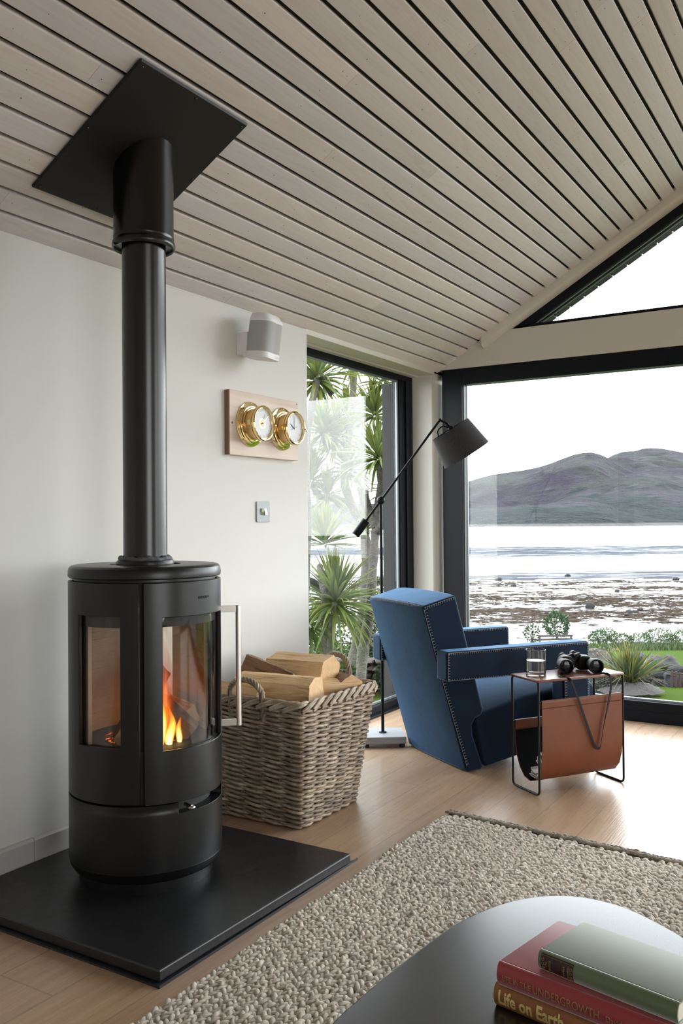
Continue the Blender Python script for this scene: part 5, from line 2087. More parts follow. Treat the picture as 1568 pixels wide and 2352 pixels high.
def ground_z(d):
    if d < 8:
        return -0.42 - 0.006 * d
    if d < 42:
        return -0.468 - 0.1375 * (d - 8)
    if d < 52:
        return -5.143 - 1.15 * (d - 42) / 10
    return -6.293 - 0.0040 * (d - 52)


def ex(d, l, z=None):
    p = FH * d + RH * l
    p.z = ground_z(d) if z is None else z
    return p


def gat(px, d):
    """ground point at depth d below photo column px"""
    return ex(d, (px - 784) / FPX * d)


def leaf_material(name, col, trans=0.35, var=0.25, rough=0.45):
    m = NT(name)
    c = m.mix(m.noise(m.coords(), 30, 2), tuple(x * (1 - var) for x in col), tuple(x * (1 + var) for x in col))
    c = m.mix(1.0, c, m.tint(), 'MULTIPLY')
    a = m.pbsdf(Base_Color=c, Roughness=rough, Specular_IOR_Level=0.4)
    t = m.n('ShaderNodeBsdfTranslucent', {'Color': c})
    mx = m.n('ShaderNodeMixShader', {0: trans, 1: a, 2: t.outputs[0]})
    return m.surface(mx.outputs[0])


def lawn_material():
    m = NT('mown_lawn')
    v = m.coords()
    c = m.mix(m.noise(v, 0.55, 4, 0.6), (0.024, 0.046, 0.002), (0.038, 0.062, 0.005))
    c = m.mix(m.math('MULTIPLY', m.noise(v, 60, 3, 0.7), 0.6), c, (0.016, 0.032, 0.002))
    return m.surface(m.pbsdf(Base_Color=c, Roughness=0.9, Specular_IOR_Level=0.02, Normal=m.bump(m.noise(v, 90, 3), 0.5, 0.03)))


def beach_material():
    m = NT('tidal_flats')
    v = m.coords()
    t = m.n('ShaderNodeSeparateColor', {0: m.tint()})
    mask, dist = t.outputs[0], t.outputs[1]
    fine = m.noise(v, 0.7, 6, 0.7)
    fine2 = m.noise(v, 2.6, 5, 0.7)
    w = m.math('ADD', m.math('MULTIPLY_ADD', mask, 0.55, 0.25), m.math('MULTIPLY_ADD', fine, 1.5, -0.75))
    w = m.math('ADD', w, m.math('MULTIPLY_ADD', fine2, 1.1, -0.55))
    wf = m.ramp(w, [(0.44, 0.0), (0.56, 1.0)])
    weed = m.mix(m.noise(v, 0.8, 4, 0.6), (0.028, 0.017, 0.008), (0.056, 0.047, 0.040))
    weed = m.mix(m.ramp(fine2, [(0.4, 0.0), (0.62, 0.9)]), weed, (0.009, 0.007, 0.006))
    sand = m.mix(fine2, (0.072, 0.066, 0.062), (0.12, 0.115, 0.11))
    nm = m.bump(m.math('ADD', fine2, m.math('MULTIPLY', wf, fine)), 0.25, 0.12)
    wet = m.pbsdf(Base_Color=sand, Roughness=0.2, Specular_IOR_Level=0.12, Normal=nm)
    df = m.n('ShaderNodeBsdfDiffuse', {'Color': weed, 'Normal': nm})
    return m.surface(m.n('ShaderNodeMixShader', {0: wf, 1: wet, 2: df.outputs[0]}).outputs[0])


def water_material():
    m = NT('loch_water')
    tc = m.coords(rot=(0, 0, -YAW))
    st = m.n('ShaderNodeMapping', {'Scale': (0.05, 0.35, 1)})
    m.t.links.new(tc, st.inputs[0])
    r1 = m.noise(st.outputs[0], 2.2, 6, 0.68)
    big = m.n('ShaderNodeMapping', {'Scale': (0.006, 0.022, 1)})
    m.t.links.new(tc, big.inputs[0])
    b1 = m.noise(big.outputs[0], 1.0, 4, 0.55)
    d = m.n('ShaderNodeSeparateXYZ', {0: tc}).outputs['Y']
    # wind-ruffled streaks: a band well out and thinner ones near the shore
    far = m.ramp(m.math('DIVIDE', d, 1000.0), [(0.165, 0.0), (0.19, 1.0), (0.245, 1.0), (0.28, 0.0)])
    shore = m.ramp(m.math('DIVIDE', d, 1000.0), [(0.10, 1.0), (0.17, 0.0)])
    k = m.math('ADD', m.math('MULTIPLY', far, 0.30), m.math('MULTIPLY', shore, 0.14))
    k = m.math('ADD', k, m.math('MULTIPLY_ADD', b1, 1.1, -0.55))
    k = m.math('ADD', k, m.math('MULTIPLY_ADD', r1, 1.3, -0.65))
    ruff = m.ramp(k, [(0.10, 0.0), (0.30, 0.985)])
    gl = m.pbsdf(Base_Color=(0.16, 0.165, 0.17), Roughness=0.15, Normal=m.n('ShaderNodeBump', {'Height': r1, 'Strength': 0.2, 'Distance': 0.5}).outputs[0])
    df = m.n('ShaderNodeBsdfDiffuse', {'Color': (0.038, 0.042, 0.050, 1)})
    return m.surface(m.n('ShaderNodeMixShader', {0: ruff, 1: gl, 2: df.outputs[0]}).outputs[0])


def hill_material():
    m = NT('hazed_heather_hillside')
    v = m.coords()
    t = m.n('ShaderNodeSeparateColor', {0: m.tint()})
    hgt = t.outputs[0]
    n1 = m.noise(m.coords(scale=(1, 1, 2.6)), 0.0055, 7, 0.66, 1.2)
    n2 = m.noise(v, 0.022, 6, 0.68, 0.4)
    n3 = m.noise(v, 0.075, 4, 0.75)
    heather = m.mix(n2, (0.0125, 0.0105, 0.0175), (0.030, 0.0245, 0.034))  # hill colours are lifted and blued to stand in for distance haze
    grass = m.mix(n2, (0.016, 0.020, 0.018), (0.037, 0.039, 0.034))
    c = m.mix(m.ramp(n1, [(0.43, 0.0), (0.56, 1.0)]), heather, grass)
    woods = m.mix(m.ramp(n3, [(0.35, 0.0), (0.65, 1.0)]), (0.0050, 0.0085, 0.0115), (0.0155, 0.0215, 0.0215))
    k = m.math('SUBTRACT', m.math('MULTIPLY_ADD', n1, 1.3, -0.40), hgt)
    k = m.math('ADD', k, m.math('MULTIPLY_ADD', n2, 0.8, -0.40))
    c = m.mix(m.ramp(k, [(0.0, 0.0), (0.07, 1.0)]), c, woods)
    scree = m.math('MULTIPLY', m.ramp(m.noise(v, 0.0085, 6, 0.75), [(0.63, 0.0), (0.68, 1.0)]), m.ramp(hgt, [(0.25, 0.0), (0.4, 1.0)]))
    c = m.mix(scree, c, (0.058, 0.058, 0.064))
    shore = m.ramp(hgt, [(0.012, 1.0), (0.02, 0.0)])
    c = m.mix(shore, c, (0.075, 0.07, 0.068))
    return m.surface(m.pbsdf(Base_Color=c, Roughness=0.95, Specular_IOR_Level=0.1, Normal=m.bump(m.math('ADD', n2, m.math('MULTIPLY', n1, 2.0)), 1.0, 25.0)))


M_LAWN = lawn_material()
M_BEACH = beach_material()
M_SEA = water_material()
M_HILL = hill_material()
M_PALM = leaf_material('cabbage_palm_leaf', (0.105, 0.135, 0.045), 0.4)
M_PHORM = leaf_material('flax_leaf', (0.085, 0.10, 0.042), 0.3)
M_BUSH = leaf_material('bush_leaf', (0.029, 0.043, 0.0165), 0.35)
M_SILVER = leaf_material('silver_leaf', (0.09, 0.10, 0.08), 0.25, 0.2, 0.6)
M_TRUNK = simple('pale_furrowed_bark', (0.08, 0.07, 0.06), 0.9, var=0.55, vscale=14, bump=1.0, bscale=45, bdist=0.02)
M_STONE = simple('rough_stone', (0.0115, 0.0105, 0.0103), 0.9, var=0.45, vscale=7, bump=0.8, bscale=30, bdist=0.02)
M_REDSTONE = simple('sandstone_rubble', (0.062, 0.047, 0.040), 0.9, var=0.4, vscale=9, bump=0.8, bscale=40, bdist=0.02, tinted=True)
M_TIMBER = simple('weathered_timber', (0.036, 0.031, 0.029), 0.85, var=0.3, vscale=20)
M_RUST = simple('rusty_brown_timber', (0.042, 0.022, 0.016), 0.9, var=0.4, vscale=30)
M_DRY = simple('dry_stalk', (0.13, 0.10, 0.065), 0.9)
M_SOIL = simple('stony_soil', (0.045, 0.041, 0.037), 0.95, var=0.5, vscale=25, bump=1.0, bscale=60, bdist=0.03)


def build_land():
    # lawn
    ds = list(np.linspace(4.6, 42, 60)) + [44, 47, 50, 53]
    ls = np.linspace(-1.2, 1.2, 60)
    b = MB()
    idx = {}
    for i, d in enumerate(ds):
        for j, s in enumerate(ls):
            l = s * (d * 0.75 + 8)
            p = ex(d, l)
            if d > 8:
                p.z += 0.05 * mnoise.noise((p.x * 0.15, p.y * 0.15, 0)) * min(1, (d - 8) / 6)
            if p.y < GY + 0.3 and p.x > -2.9:
                p.z = min(p.z, -0.42)
            idx[(i, j)] = b.vert(p)
    for i in range(len(ds) - 1):
        for j in range(len(ls) - 1):
            b.face((idx[(i, j)], idx[(i, j + 1)], idx[(i + 1, j + 1)], idx[(i + 1, j)]))
    struct(b.build('garden_lawn', M_LAWN, smooth=180), 'green lawn sloping away from the house to the shore')
    # beach with weed-covered ridges
    b = MB()
    idx = {}
    ds = 50 * (175 / 50) ** np.linspace(0, 1, 260)
    ls = np.concatenate([np.linspace(-0.8, -0.105, 45), np.linspace(-0.10, 0.46, 240), np.linspace(0.47, 1.0, 35)])
    for i, d in enumerate(ds):
        for j, s in enumerate(ls):
            l = s * d
            p = ex(d, l, 0)
            q = (l * 0.055, d * 0.11, 0.0)
            n1 = mnoise.fractal(q, 1.0, 2.1, 4)
            n2 = mnoise.fractal((l * 0.28, d * 0.5, 5.0), 1.0, 2.0, 3)
            band = 0.30 * math.exp(-((d - 78) / 13) ** 2) + 0.12 * math.exp(-((d - 108) / 9) ** 2) - 0.22 * math.exp(-((d - 62) / 5) ** 2) - 0.10
            mask = 0.50 + 0.6 * n1 + 0.35 * n2 + band - (0.25 if d > 116 else 0) - max(0, (d - 112)) * 0.02
            mask = max(0.0, min(1.0, mask))
            z = -6.300 - 0.0035 * (d - 52) + 0.16 * max(0, mask - 0.45) + 0.02 * n2
            p.z = z
            b.col = (mask, (d - 50) / 125, 0)
            idx[(i, j)] = b.vert(p)
    for i in range(len(ds) - 1):
        for j in range(len(ls) - 1):
            b.face((idx[(i, j)], idx[(i, j + 1)], idx[(i + 1, j + 1)], idx[(i + 1, j)]))
    struct(b.build('beach', M_BEACH, smooth=180, recalc=False), 'wet tidal flats with brown seaweed below the garden')
    b = MB()
    b.poly([ex(90, -160, -6.515), ex(90, 260, -6.515), ex(1500, 1500, -6.515), ex(1500, -1500, -6.515)])
    struct(b.build('sea', M_SEA, smooth=0), 'bright still water of the loch')
    # seabed and land below everything
    b = MB()
    b.poly([ex(-60, -400, -8), ex(-60, 500, -8), ex(300, 500, -8), ex(300, -400, -8)])
    struct(b.build('ground_below', M_STONE, smooth=0))


def build_hills():
    prof = [(300, 1165), (500, 1160), (700, 1153), (800, 1148), (860, 1150), (920, 1140), (1000, 1122), (1060, 1104), (1095, 1092), (1130, 1083), (1165, 1077.5), (1200, 1073), (1235, 1066), (1262, 1058), (1290, 1047), (1320, 1036), (1340, 1032.5), (1360, 1031.5), (1380, 1036), (1396, 1044), (1425, 1056), (1480, 1078), (1540, 1100), (1650, 1140), (1800, 1180)]
    prof2 = [(1180, 1190), (1300, 1120), (1370, 1062), (1394, 1045.5), (1410, 1037), (1430, 1030), (1460, 1028), (1478, 1022.5), (1495, 1021), (1520, 1022.5), (1545, 1027), (1570, 1032), (1620, 1036), (1700, 1050), (1900, 1100), (2200, 1150)]

    def interp(pr, x):
        for (a, ya), (c, yc) in zip(pr, pr[1:]):
            if a <= x <= c:
                return ya + (yc - ya) * (x - a) / (c - a)
        return pr[-1][1]

    def sheet(pr, d0, d1, x0, x1, name, label, seed, cols=170, rows=56):
        b = MB()
        idx = {}
        zmax = (1197 - 1021) / FPX * d1
        for i in range(cols):
            px = x0 + (x1 - x0) * i / (cols - 1)
            ridge = (1189.5 + (784 - px) * 0.0077 - interp(pr, px)) / FPX * d1 + 1.1
            for j in range(rows):
                t = j / (rows - 1) * 1.25
                d = d0 + (d1 - d0) * t
                l = (px - 784) / FPX * d
                if t <= 1:
                    f = t ** 0.85 * (1 - 0.12 * math.sin(PI * t))
                else:
                    f = 1 - (t - 1) * 1.2
                q = (l * 0.0032 + seed, d * 0.0032, seed)
                nz = mnoise.fractal(q, 0.9, 2.1, 5)
                bump = nz * 48 * math.sin(PI * min(t, 1)) ** 0.8 * (0.25 + f)
                tr = 3.0 * abs(mnoise.noise((l * 0.06, d * 0.06, 3))) * (1 if 0.02 < t < 0.3 else 0)
                lim = 0.0
                z = -6.4 + (ridge + 6.4) * f + bump + tr
                if t < 1:
                    # stay under the ridge line as seen from the house
                    cap = 1.1 + (ridge - 1.1) * d / d1 - 1.0
                    z = min(z, cap) if t > 0.55 else z
                z = max(z, -6.6 if t < 0.02 else -6.0)
                b.col = (max(0, (z + 6.4) / zmax), t, 0)
                idx[(i, j)] = b.vert(ex(d, l, z))
        for i in range(cols - 1):
            for j in range(rows - 1):
                b.face((idx[(i, j)], idx[(i + 1, j)], idx[(i + 1, j + 1)], idx[(i, j + 1)]))
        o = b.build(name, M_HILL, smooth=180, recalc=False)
        struct(o, label)
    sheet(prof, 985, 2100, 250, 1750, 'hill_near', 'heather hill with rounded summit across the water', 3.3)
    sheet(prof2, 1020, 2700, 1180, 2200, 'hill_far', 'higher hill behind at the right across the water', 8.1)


def rock_mesh(b, c, r, seed, n=14, m=9):
    rr = random.Random(seed)
    off = Vector((rr.uniform(0, 50), rr.uniform(0, 50), rr.uniform(0, 50)))
    base = len(b.v)
    b.sphere(c, r, n, m)
    c = Vector(c)
    for k in range(base, len(b.v)):
        d = b.v[k] - c
        u = Vector((d.x / r[0], d.y / r[1], d.z / r[2]))
        b.v[k] = c + d * (1 + 0.42 * mnoise.noise(u * 1.1 + off) + 0.16 * mnoise.noise(u * 2.7 + off))


def rocks():
    # boulders standing on the tidal flats (column, depth, size)
    L = [(1352, 74.5, 0.35, 'square grey boulder standing alone on the seaweed flats'), (1348, 70.5, 0.24, 'low dark rock just in front of the square boulder'),
         (1442, 70.3, 0.28, 'dark rounded rock right of the square boulder'), (1456, 70.8, 0.24, 'pale flat rock touching the dark rounded rock'), (1467, 72.5, 0.25, 'pale grey rock furthest right in the small rock group'), (1436, 68.6, 0.22, 'flat brown rock at the front of the small rock group'),
         (1143, 112, 0.42, 'dark boulder at the water edge near the window frame'), (1177, 101, 0.34, 'brown rock on wet sand right of the window frame'), (1302, 119, 0.39, 'rock standing in the shallow water'), (1550, 110, 0.42, 'dark boulder at the far right water edge'),
         (1415, 92, 0.28, 'dark weed-covered rock in the far seaweed band'), (1100, 98, 0.22, 'small dark rock on the sand by the frame'), (1490, 58.6, 0.15, 'small rock on wet sand above the flax plant'), (1476, 57.0, 0.12, 'small flat rock left of the other shore rock')]
    for i, (px, d, r, lab) in enumerate(L):
        p = gat(px, d)
        b = MB()
        p.z = -6.30 - 0.0035 * (d - 52)
        h = r * (1.15 if i == 0 else 0.62)
        rock_mesh(b, p + V(0, 0, h * 0.5), (r, r * 0.8, h), 100 + i)
        tag(b.build('boulder', M_STONE, None, smooth=50), lab, 'rock', 'boulders on the shore')
    # rocks around the flax bed in the garden
    G = [(1362, 9.6, 1512, 0.16, 'dark garden rock seen above the binoculars'), (1385, 9.3, 1516, 0.13, 'smaller dark garden rock beside the binoculars'), (1532, 9.2, 1527, 0.13, 'grey rock right of the flax plant'), (1508, 9.4, 1522, 0.13, 'rounded rock behind the flax leaves'), (1555, 9.0, 1541, 0.10, 'lower rock at the right edge of the garden bed'), (1460, 9.8, 1516, 0.14, 'rock half hidden behind the flax leaves')]
    for i, (px, d, py, r, lab) in enumerate(G):
        c = at(px, py, d)
        b = MB()
        rock_mesh(b, c, (r, r * 0.85, r * 0.6), 300 + i)
        rock_mesh(b, c - V(0, 0, r * 0.7), (r * 1.3, r * 1.1, r * 0.7), 330 + i)
        g = ground_z(d)
        z0 = c.z - r * 1.1
        if z0 > g:
            rock_mesh(b, V(c.x, c.y, (z0 + g) / 2), (r * 1.4, r * 1.2, (z0 - g) / 2 + 0.12), 360 + i)
        tag(b.build('garden_rock', M_STONE, None, smooth=50), lab, 'rock', 'rocks around the flax bed')


def blade(b, base, dirn, L, w, droop, seg=5, fold=0.25, twist=0.0, tones=None):
    """sword leaf: tapered folded strip bending under its weight"""
    d = Vector(dirn).normalized()
    side = d.cross(V(0, 0, 1))
    if side.length < 0.05:
        side = V(1, 0, 0)
    side.normalize()
    side = (Matrix.Rotation(twist, 3, d) @ side).normalized()
    p = Vector(base)
    prev = None
    for k in range(seg + 1):
        t = k / seg
        ww = w * (0.55 + 1.3 * t) if t < 0.35 else w * max(0.03, 1.0 * (1 - ((t - 0.35) / 0.65) ** 1.7))
        nrm = side.cross(d).normalized()
        if tones:
            b.col = tones[0] if t < 0.55 else tuple(a + (c - a) * (t - 0.55) / 0.45 for a, c in zip(tones[0], tones[1]))
        a = b.vert(p - side * ww / 2 + nrm * fold * ww)
        m = b.vert(p)
        c = b.vert(p + side * ww / 2 + nrm * fold * ww)
        if prev:
            b.face((prev[0], prev[1], m, a))
            b.face((prev[1], prev[2], c, m))
        prev = (a, m, c)
        p = p + d * (L / seg)
        d = (d + V(0, 0, -droop / seg * (0.4 + 1.6 * t))).normalized()


def palms():
    rs = random.Random(31)

    def head(b, c, L, n, bias, droop, axis=(0, 0, 1)):
        axis = Vector(axis).normalized()
        u = axis.orthogonal().normalized()
        v = axis.cross(u)
        for k in range(n):
            f = (k + 0.5) / n
            el = math.radians(88 - 128 * f ** 1.1 + rs.uniform(-9, 9) + bias)
            az = k * 2.39996 + rs.uniform(-.3, .3)
            d = axis * math.sin(el) + (u * math.cos(az) + v * math.sin(az)) * math.cos(el)
            g = rs.uniform(0.72, 1.2)
            y = rs.uniform(0, 1) ** 2.5
            t0 = (g * (0.9 + 0.35 * y), g, g * (0.95 - 0.4 * y))
            t1 = (g * 1.35, g * 1.15, g * 0.8)
            ll = L * rs.uniform(0.8, 1.1) * (0.78 + 0.22 * math.cos(el))
            blade(b, c + d * 0.012 - axis * 0.05 * f, d, ll, rs.uniform(0.024, 0.034), droop * rs.uniform(0.4, 1.3) * (0.4 + f), 5, 0.22, rs.uniform(-0.5, 0.5), (t0, t1))

    trees = [
        ('cabbage_palm', 'slim twin-stemmed cabbage palm nearest the window frame outside the side window', 7.7,
         [[(824, 1590), (832, 1510), (841, 1455), (849, 1395), (853, 1343), (859, 1261), (863, 1210), (872, 1130), (877, 1064), (866, 1000)], [(863, 1210), (846, 1165), (840, 1130)], [(862, 1225), (885, 1195), (905, 1160)]],
         [(868, 1045, 0.38, 90, 4, 0.8), (860, 945, 0.33, 80, 18, 0.4), (879, 870, 0.26, 50, 0, 0.6), (900, 1120, 0.24, 40, 0, 0.8)], 0.052),
        ('cabbage_palm', 'branching cabbage palm with pale trunk behind the lamp counterweight outside', 8.1,
         [[(803, 1590), (812, 1520), (822, 1465), (833, 1415), (841, 1323), (839, 1241), (831, 1206), (809, 1161), (790, 1100), (800, 1010), (811, 890), (809, 835)], [(809, 1161), (774, 1146), (735, 1140), (712, 1110)], [(838, 1235), (838, 1180), (825, 1120)]],
         [(810, 828, 0.22, 45, 0, 0.7), (772, 1000, 0.36, 85, 0, 0.7), (800, 1075, 0.30, 60, 0, 0.8), (716, 1095, 0.32, 70, 10, 0.7), (742, 985, 0.34, 80, 0, 0.7), (795, 945, 0.28, 60, 0, 0.7), (752, 1130, 0.28, 50, 0, 0.7), (836, 1208, 0.22, 34, 30, 0.4)], 0.058),
        ('cabbage_palm', 'low cabbage palm with wide spiky head behind the log basket outside', 7.2,
         [[(748, 1600), (749, 1506), (748, 1430), (747, 1384), (741, 1340), (734, 1300)], [(757, 1600), (757, 1506), (761, 1440), (768, 1385)], [(741, 1350), (722, 1338), (700, 1325)]],
         [(771, 1376, 0.45, 130, -2, 0.75), (745, 1238, 0.33, 70, 34, 0.3), (712, 1430, 0.33, 50, -30, 0.9)], 0.045),
        ('cabbage_palm', 'tall cabbage palm with yellowing leaves at the top corner beside the wall outside', 6.6,
         [[(690, 1620), (696, 1400), (705, 1200), (700, 1050), (716, 930), (728, 872)], [(764, 905), (745, 874), (736, 860)]],
         [(727, 862, 0.32, 95, 0, 0.9)], 0.045),
    ]
    for name, label, d, paths, heads, r in trees:
        base = at(*paths[0][0], d)
        g = ground_z(d)
        t = thing(name, V(base.x, base.y, g), label, 'palm tree', 'cabbage palms outside the side window')
        b = MB()
        for k, pth in enumerate(paths):
            pts = [at(x, y, d + 0.12 * math.sin(i * 1.3 + k)) for i, (x, y) in enumerate(pth)]
            if k == 0 or pth[0][1] > 1580:
                pts[0].z = g - 0.05
            sm = []
            for i in range(len(pts) - 1):
                for j in range(4):
                    f = j / 4
                    p0, p1, p2, p3 = pts[max(i - 1, 0)], pts[i], pts[i + 1], pts[min(i + 2, len(pts) - 1)]
                    sm.append(0.5 * (2 * p1 + (p2 - p0) * f + (2 * p0 - 5 * p1 + 4 * p2 - p3) * f * f + (3 * p1 - p0 - 3 * p2 + p3) * f ** 3))
            sm.append(pts[-1])
            n = len(sm)
            r0 = r if k == 0 else r * 0.72
            b.tube(sm, [r0 * (1 - 0.45 * i / n) * (1 + 0.10 * math.sin(i * 1.7)) for i in range(n)], 10)
        b.build('trunk', M_TRUNK, t, smooth=70)
        for x, y, L, n, bias, dr in heads:
            b = MB()
            head(b, at(x, y, d + rs.uniform(-0.15, 0.15)), L * 1.15, int(n * 1.5), bias, dr)
            b.build('leaf_head', M_PALM, t, smooth=0, recalc=False)


def bush(name, label, c, r, n, leaf, mat, cat='shrub', group=None, seed=1, tone=(1, 1, 1), stems=True):
    rs = random.Random(seed)
    c = Vector(c)
    o = thing(name, V(c.x, c.y, c.z - r[2]), label, cat, group)
    b = MB()
    for k in range(n):
        z = rs.uniform(-0.85, 1)
        a = rs.uniform(0, 2 * PI)
        s = math.sqrt(max(0, 1 - z * z))
        u = V(s * math.cos(a), s * math.sin(a), z)
        rad = rs.uniform(0.55, 1.0) ** 0.5 * (1 + 0.30 * mnoise.noise(u * 2.2 + V(seed * 3.1, 0, 0)))
        p = c + V(u.x * r[0], u.y * r[1], u.z * r[2]) * rad
        g = rs.uniform(0.6, 1.25)
        b.col = tuple(g * x for x in tone)
        d = (u + V(rs.uniform(-.8, .8), rs.uniform(-.8, .8), rs.uniform(-.2, .9))).normalized()
        sd = d.orthogonal().normalized()
        sd = (Matrix.Rotation(rs.uniform(0, 6.28), 3, d) @ sd)
        l = leaf * rs.uniform(0.7, 1.3)
        b.poly([p, p + d * l * 0.5 + sd * l * 0.28, p + d * l, p + d * l * 0.5 - sd * l * 0.28])
    b.build('leaves', mat, o, smooth=0, recalc=False)
    if stems:
        b = MB()
        for k in range(7):
            a = k * 0.9
            q = c + V(math.cos(a) * r[0] * 0.6, math.sin(a) * r[1] * 0.6, r[2] * rs.uniform(0.1, 0.6))
            b.tube([V(c.x, c.y, c.z - r[2] - 0.02), (q + c + V(0, 0, -r[2] * 0.4)) / 2, q], [leaf * 0.12, leaf * 0.09, leaf * 0.04], 5)
        b.build('stems', M_TIMBER, o, smooth=60)
    return o


def garden():
    rs = random.Random(77)
    # stony bed under the flax, part of the ground
    b = MB()
    c = at(1445, 1606, 8.0)
    N = 40
    rings = []
    for i in range(9):
        f = i / 8
        rings.append([b.vert(V(c.x, c.y, 0) + (RH * math.cos(2 * PI * k / N) * 0.30 + FH * math.sin(2 * PI * k / N) * 0.26) * f * (1 + 0.15 * mnoise.noise((k * 0.3, i * 0.2, 1))) + V(0, 0, -0.44 + 0.075 * (1 - f * f) + 0.014 * mnoise.noise((k * 0.8, i, 2)))) for k in range(N)])
    for A, B in zip(rings, rings[1:]):
        for k in range(N):
            b.face((A[k], A[(k + 1) % N], B[(k + 1) % N], B[k]))
    struct(b.build('ground_bed', M_SOIL, smooth=180), 'stony bed around the flax plant')
    # flax
    f = thing('flax_plant', V(c.x, c.y, -0.40), 'spiky yellow and green striped flax plant outside the gable window', 'plant')
    b = MB()
    for k in range(150):
        t = rs.random()
        az = rs.uniform(0, 2 * PI)
        el = math.radians(86 - 62 * t ** 1.2)
        d = (RH * math.cos(az) + FH * math.sin(az)) * math.cos(el) + V(0, 0, math.sin(el))
        g = rs.uniform(0.55, 1.1)
        if rs.random() < 0.22:
            t0, t1 = (g * 1.9, g * 1.35, g * 0.45), (g * 2.6, g * 1.55, g * 0.5)
        elif rs.random() < 0.4:
            t0, t1 = (g * 1.3, g * 1.2, g * 0.8), (g * 1.7, g * 1.45, g * 0.8)
        else:
            t0, t1 = (g * 0.62, g * 0.85, g * 0.95), (g * 1.0, g * 1.1, g * 0.85)
        base = V(c.x, c.y, -0.375) + (RH * rs.uniform(-.06, .06) + FH * rs.uniform(-.05, .05))
        L = rs.uniform(0.30, 0.42) if t < 0.6 else rs.uniform(0.34, 0.50)
        blade(b, base, d, L, rs.uniform(0.013, 0.021), 0.10 + 0.5 * t * rs.random(), 6, 0.25, rs.uniform(-1.2, 1.2), (t0, t1))
    b.build('leaves', M_PHORM, f, smooth=0, recalc=False)
    b = MB()
    for k in range(26):
        az = rs.uniform(0, 2 * PI)
        d = (RH * math.cos(az) + FH * math.sin(az) * 0.7) * 0.9 + V(0, 0, rs.uniform(0.1, 0.5))
        p0 = V(c.x, c.y, -0.37) + V(rs.uniform(-.03, .03), rs.uniform(-.03, .03), 0)
        L = rs.uniform(0.18, 0.40)
        p1 = p0 + d.normalized() * L * 0.5
        p2 = p0 + V(d.x, d.y, 0).normalized() * L
        p2.z = -0.40 + rs.uniform(-0.02, 0.07)
        b.tube([p0, p1, p2], [0.0022, 0.002, 0.0012], 5)
    b.build('dead_stalks', M_DRY, f, smooth=0)
    # silver shrub left of the flax
    bush('silver_shrub', 'rounded silvery shrub left of the flax plant', at(1398, 1572, 8.1), (0.145, 0.13, 0.125), 2400, 0.026, M_SILVER, seed=5)
    bush('silver_shrub', 'low pale shrub just behind the silvery shrub', at(1412, 1535, 8.6), (0.12, 0.12, 0.09), 1200, 0.026, M_SILVER, seed=6, tone=(1.1, 1.0, 0.85))
    # twiggy dead plant
    tw = MB()
    p0 = at(1372, 1535, 8.9)
    for k in range(5):
        p1 = at(1352 + k * 16, 1492 + 5 * (k % 2), 8.9)
        mid = (p0 + p1) / 2 + V(0, 0, 0.02)
        tw.tube([p0, mid, p1], [0.004, 0.003, 0.0015], 5)
        for j in range(5):
            q = mid.lerp(p1, 0.3 + 0.16 * j)
            tw.sphere(q + V(rs.uniform(-.02, .02), rs.uniform(-.02, .02), rs.uniform(0, .03)), (0.009, 0.009, 0.016), 6, 4)
    tag(tw.build('seed_stalks', M_DRY, None, smooth=50), 'dark dried seed stalks rising above the garden rocks', 'plant')
    # rusty slatted panel
    g = thing('slatted_panel', at(1560, 1600, 8.8), 'rusty brown slatted panel at the right edge beside the garden rocks', 'fence')
    for k in range(5):
        a, c2 = at(1543 + 9 * k, 1541 + 2 * k, 8.8), at(1543 + 9 * k, 1592 + k, 8.8)
        b = MB().tube([a, c2], 0.011, 6)
        b.build('slat', M_RUST, g, smooth=0)
    for y in (1546, 1584):
        b = MB().tube([at(1539, y, 8.83), at(1600, y + 5, 8.83)], 0.009, 6)
        b.build('rail', M_RUST, g, smooth=0)
    # bench on the lawn
    bp = gat(1273, 40)
    bt = thing('garden_bench', bp, 'weathered slatted bench on the lawn edge facing the water', 'bench')
    W = 0.78
    rx = (RH * math.cos(0.06) + FH * math.sin(0.06)).normalized()
    fy = V(-rx.y, rx.x, 0)
    B = lambda a, c_, z: bp + rx * a + fy * c_ + V(0, 0, z)
    ztop = 1.1 - (1451 - 1186.5) / FPX * 40 - bp.z
    for z in (ztop - 0.045, ztop - 0.20, ztop - 0.35):
        b = MB().prism([(-W, z - 0.045), (W, z - 0.045), (W, z + 0.045), (-W, z + 0.045)], lambda p: B(p[0], 0, p[1]), lambda p: B(p[0], 0.03, p[1]))
        b.build('back_slat', M_TIMBER, bt, smooth=0)
    for k in range(3):
        b = MB().prism([(-W, ztop - 0.46), (W, ztop - 0.46), (W, ztop - 0.42), (-W, ztop - 0.42)], lambda p: B(p[0], 0.06 + k * 0.14, p[1]), lambda p: B(p[0], 0.17 + k * 0.14, p[1]))
        b.build('seat_slat', M_TIMBER, bt, smooth=0)
    for s in (-1, 1):
        for c_ in (0.03, 0.42):
            b = MB().prism([(s * W * 0.92 - .035, 0), (s * W * 0.92 + .035, 0), (s * W * 0.92 + .035, ztop if c_ < .1 else ztop - .42), (s * W * 0.92 - .035, ztop if c_ < .1 else ztop - .42)], lambda p: B(p[0], c_, p[1]), lambda p: B(p[0], c_ + 0.06, p[1]))
            b.build('leg', M_TIMBER, bt, smooth=0)
    bush('lawn_shrub', 'leafy green shrub just behind the garden bench', at(1278, 1437, 42.0), (0.56, 0.5, 0.62), 1300, 0.12, M_BUSH, seed=11, tone=(1.2, 1.45, 1.3))
    bush('lawn_shrub', 'thin pale shrub left of the garden bench', at(1222, 1456, 42.5), (0.35, 0.3, 0.42), 170, 0.15, M_BUSH, seed=12, tone=(1.1, 1.1, 0.9))
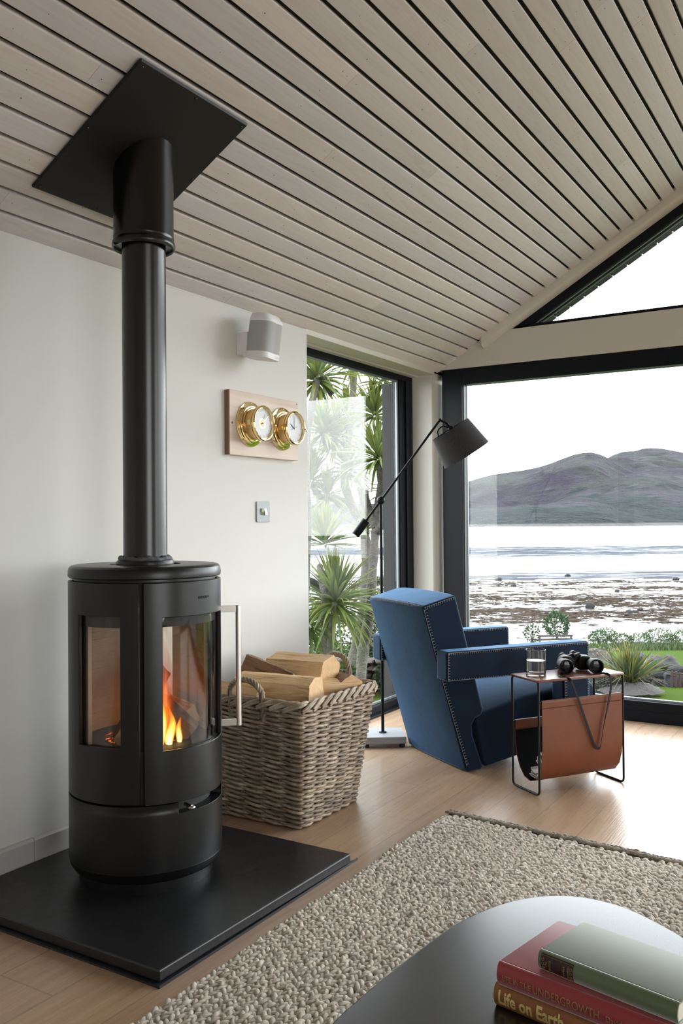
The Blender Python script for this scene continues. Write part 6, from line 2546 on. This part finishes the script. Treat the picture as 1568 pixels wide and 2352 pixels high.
    spots = [(1375, 1462, 0.55, 0.45, 'leafy weed clump at the lawn edge directly above the chair arm'), (1392, 1459, 0.6, 0.5, 'darker weed clump at the lawn edge next along to the right'), (1425, 1466, 0.6, 0.35, 'low weed clump in the middle of the lawn edge'), (1470, 1468, 0.65, 0.4, 'wide weed clump at the lawn edge above the flax leaves'), (1512, 1463, 0.75, 0.62, 'tall dark bush at the lawn edge right of the flax tips'), (1535, 1470, 0.6, 0.4, 'low bush at the lawn edge near the right end'), (1566, 1464, 0.6, 0.55, 'bright green bush at the far right end of the lawn edge')]
    for i, (px, py, r, h, lab) in enumerate(spots):
        c = at(px, py, 43.0)
        bush('shore_bush', lab, V(c.x, c.y, c.z - 0.05), (r * 0.95, r, h * 0.72), 700, 0.085, M_BUSH, 'shrub', 'bushes along the lawn edge', 20 + i, (1.5 + 0.2 * (i % 3), 1.75, 1.5 + 0.2 * (i % 2)))
    # long grass along the edge of the lawn
    b = MB()
    for k in range(5000):
        d = rs.uniform(41.5, 44.5)
        px = rs.uniform(1150, 1640) if k % 4 else rs.uniform(690, 930)
        p = gat(px, d)
        gcol = rs.uniform(0.6, 1.2)
        b.col = (gcol * 1.9, gcol * 1.9, gcol * 1.5)
        blade(b, p, (rs.uniform(-.4, .4), rs.uniform(-.4, .4), 1), rs.uniform(0.18, 0.5), 0.03, 0.5, 2, 0.2)
    tag(b.build('long_grass', M_BUSH, None, smooth=0, recalc=False), 'rough long grass along the shore edge of the lawn', 'grass', kind='stuff')
    # low stone wall outside the side window
    w = MB()
    rr = random.Random(9)
    for row in range(6):
        x = 690 + rr.uniform(0, 8)
        while x < 915:
            wd = rr.uniform(10, 20)
            y = 1592 - row * 14.0 - (4 if row == 5 else 0)
            t = rr.uniform(0.65, 1.25)
            w.col = (t * rr.uniform(0.95, 1.15), t, t * rr.uniform(0.9, 1.0))
            c = at(x + wd / 2, y, 8.35)
            rock_mesh(w, c, (wd / FPX * 8.35 * 0.55, 0.11, 0.034), int(x * 7 + row), 8, 6)
            x += wd
    w.col = (0.35, 0.33, 0.3)
    A = [at(685, 1600, 8.40), at(915, 1600, 8.40), at(915, 1522, 8.40), at(685, 1522, 8.40)]
    w.prism(A, lambda p: p, lambda p: p + FH * 0.14)
    tag(w.build('stone_wall', M_REDSTONE, None, smooth=50), 'low rubble stone wall behind the palm trunks outside the side window', 'wall', kind='thing')
    bush('garden_bush', 'bright green bush behind the stone wall, left of the palm trunks', at(800, 1470, 11.0), (0.42, 0.35, 0.30), 1700, 0.05, M_BUSH, seed=41, tone=(1.25, 1.35, 0.9))
    bush('garden_bush', 'dark green bush behind the wall beside the armchair arm', at(880, 1478, 10.6), (0.26, 0.25, 0.26), 1200, 0.05, M_BUSH, seed=42, tone=(0.6, 0.75, 0.75))
    bush('garden_bush', 'bushy green shrub at the far left of the side window', at(715, 1485, 10.5), (0.30, 0.28, 0.28), 1000, 0.05, M_BUSH, seed=43, tone=(0.9, 1.0, 0.8))
    bush('garden_bush', 'olive green bush low in front of the stone wall', at(790, 1555, 8.0), (0.16, 0.12, 0.11), 900, 0.035, M_BUSH, seed=44, tone=(1.1, 1.05, 0.8))
    bush('garden_bush', 'grey green bush climbing over the wall behind the lamp pole', at(895, 1560, 8.05), (0.13, 0.1, 0.14), 900, 0.035, M_BUSH, seed=45, tone=(0.85, 0.9, 0.8))
    bush('garden_bush', 'distant pale bush at the shore left of the window frame', at(880, 1370, 45.0), (1.0, 0.8, 0.9), 500, 0.2, M_BUSH, seed=46, tone=(0.9, 0.95, 0.9))


build_land()
build_hills()
rocks()
palms()
garden()
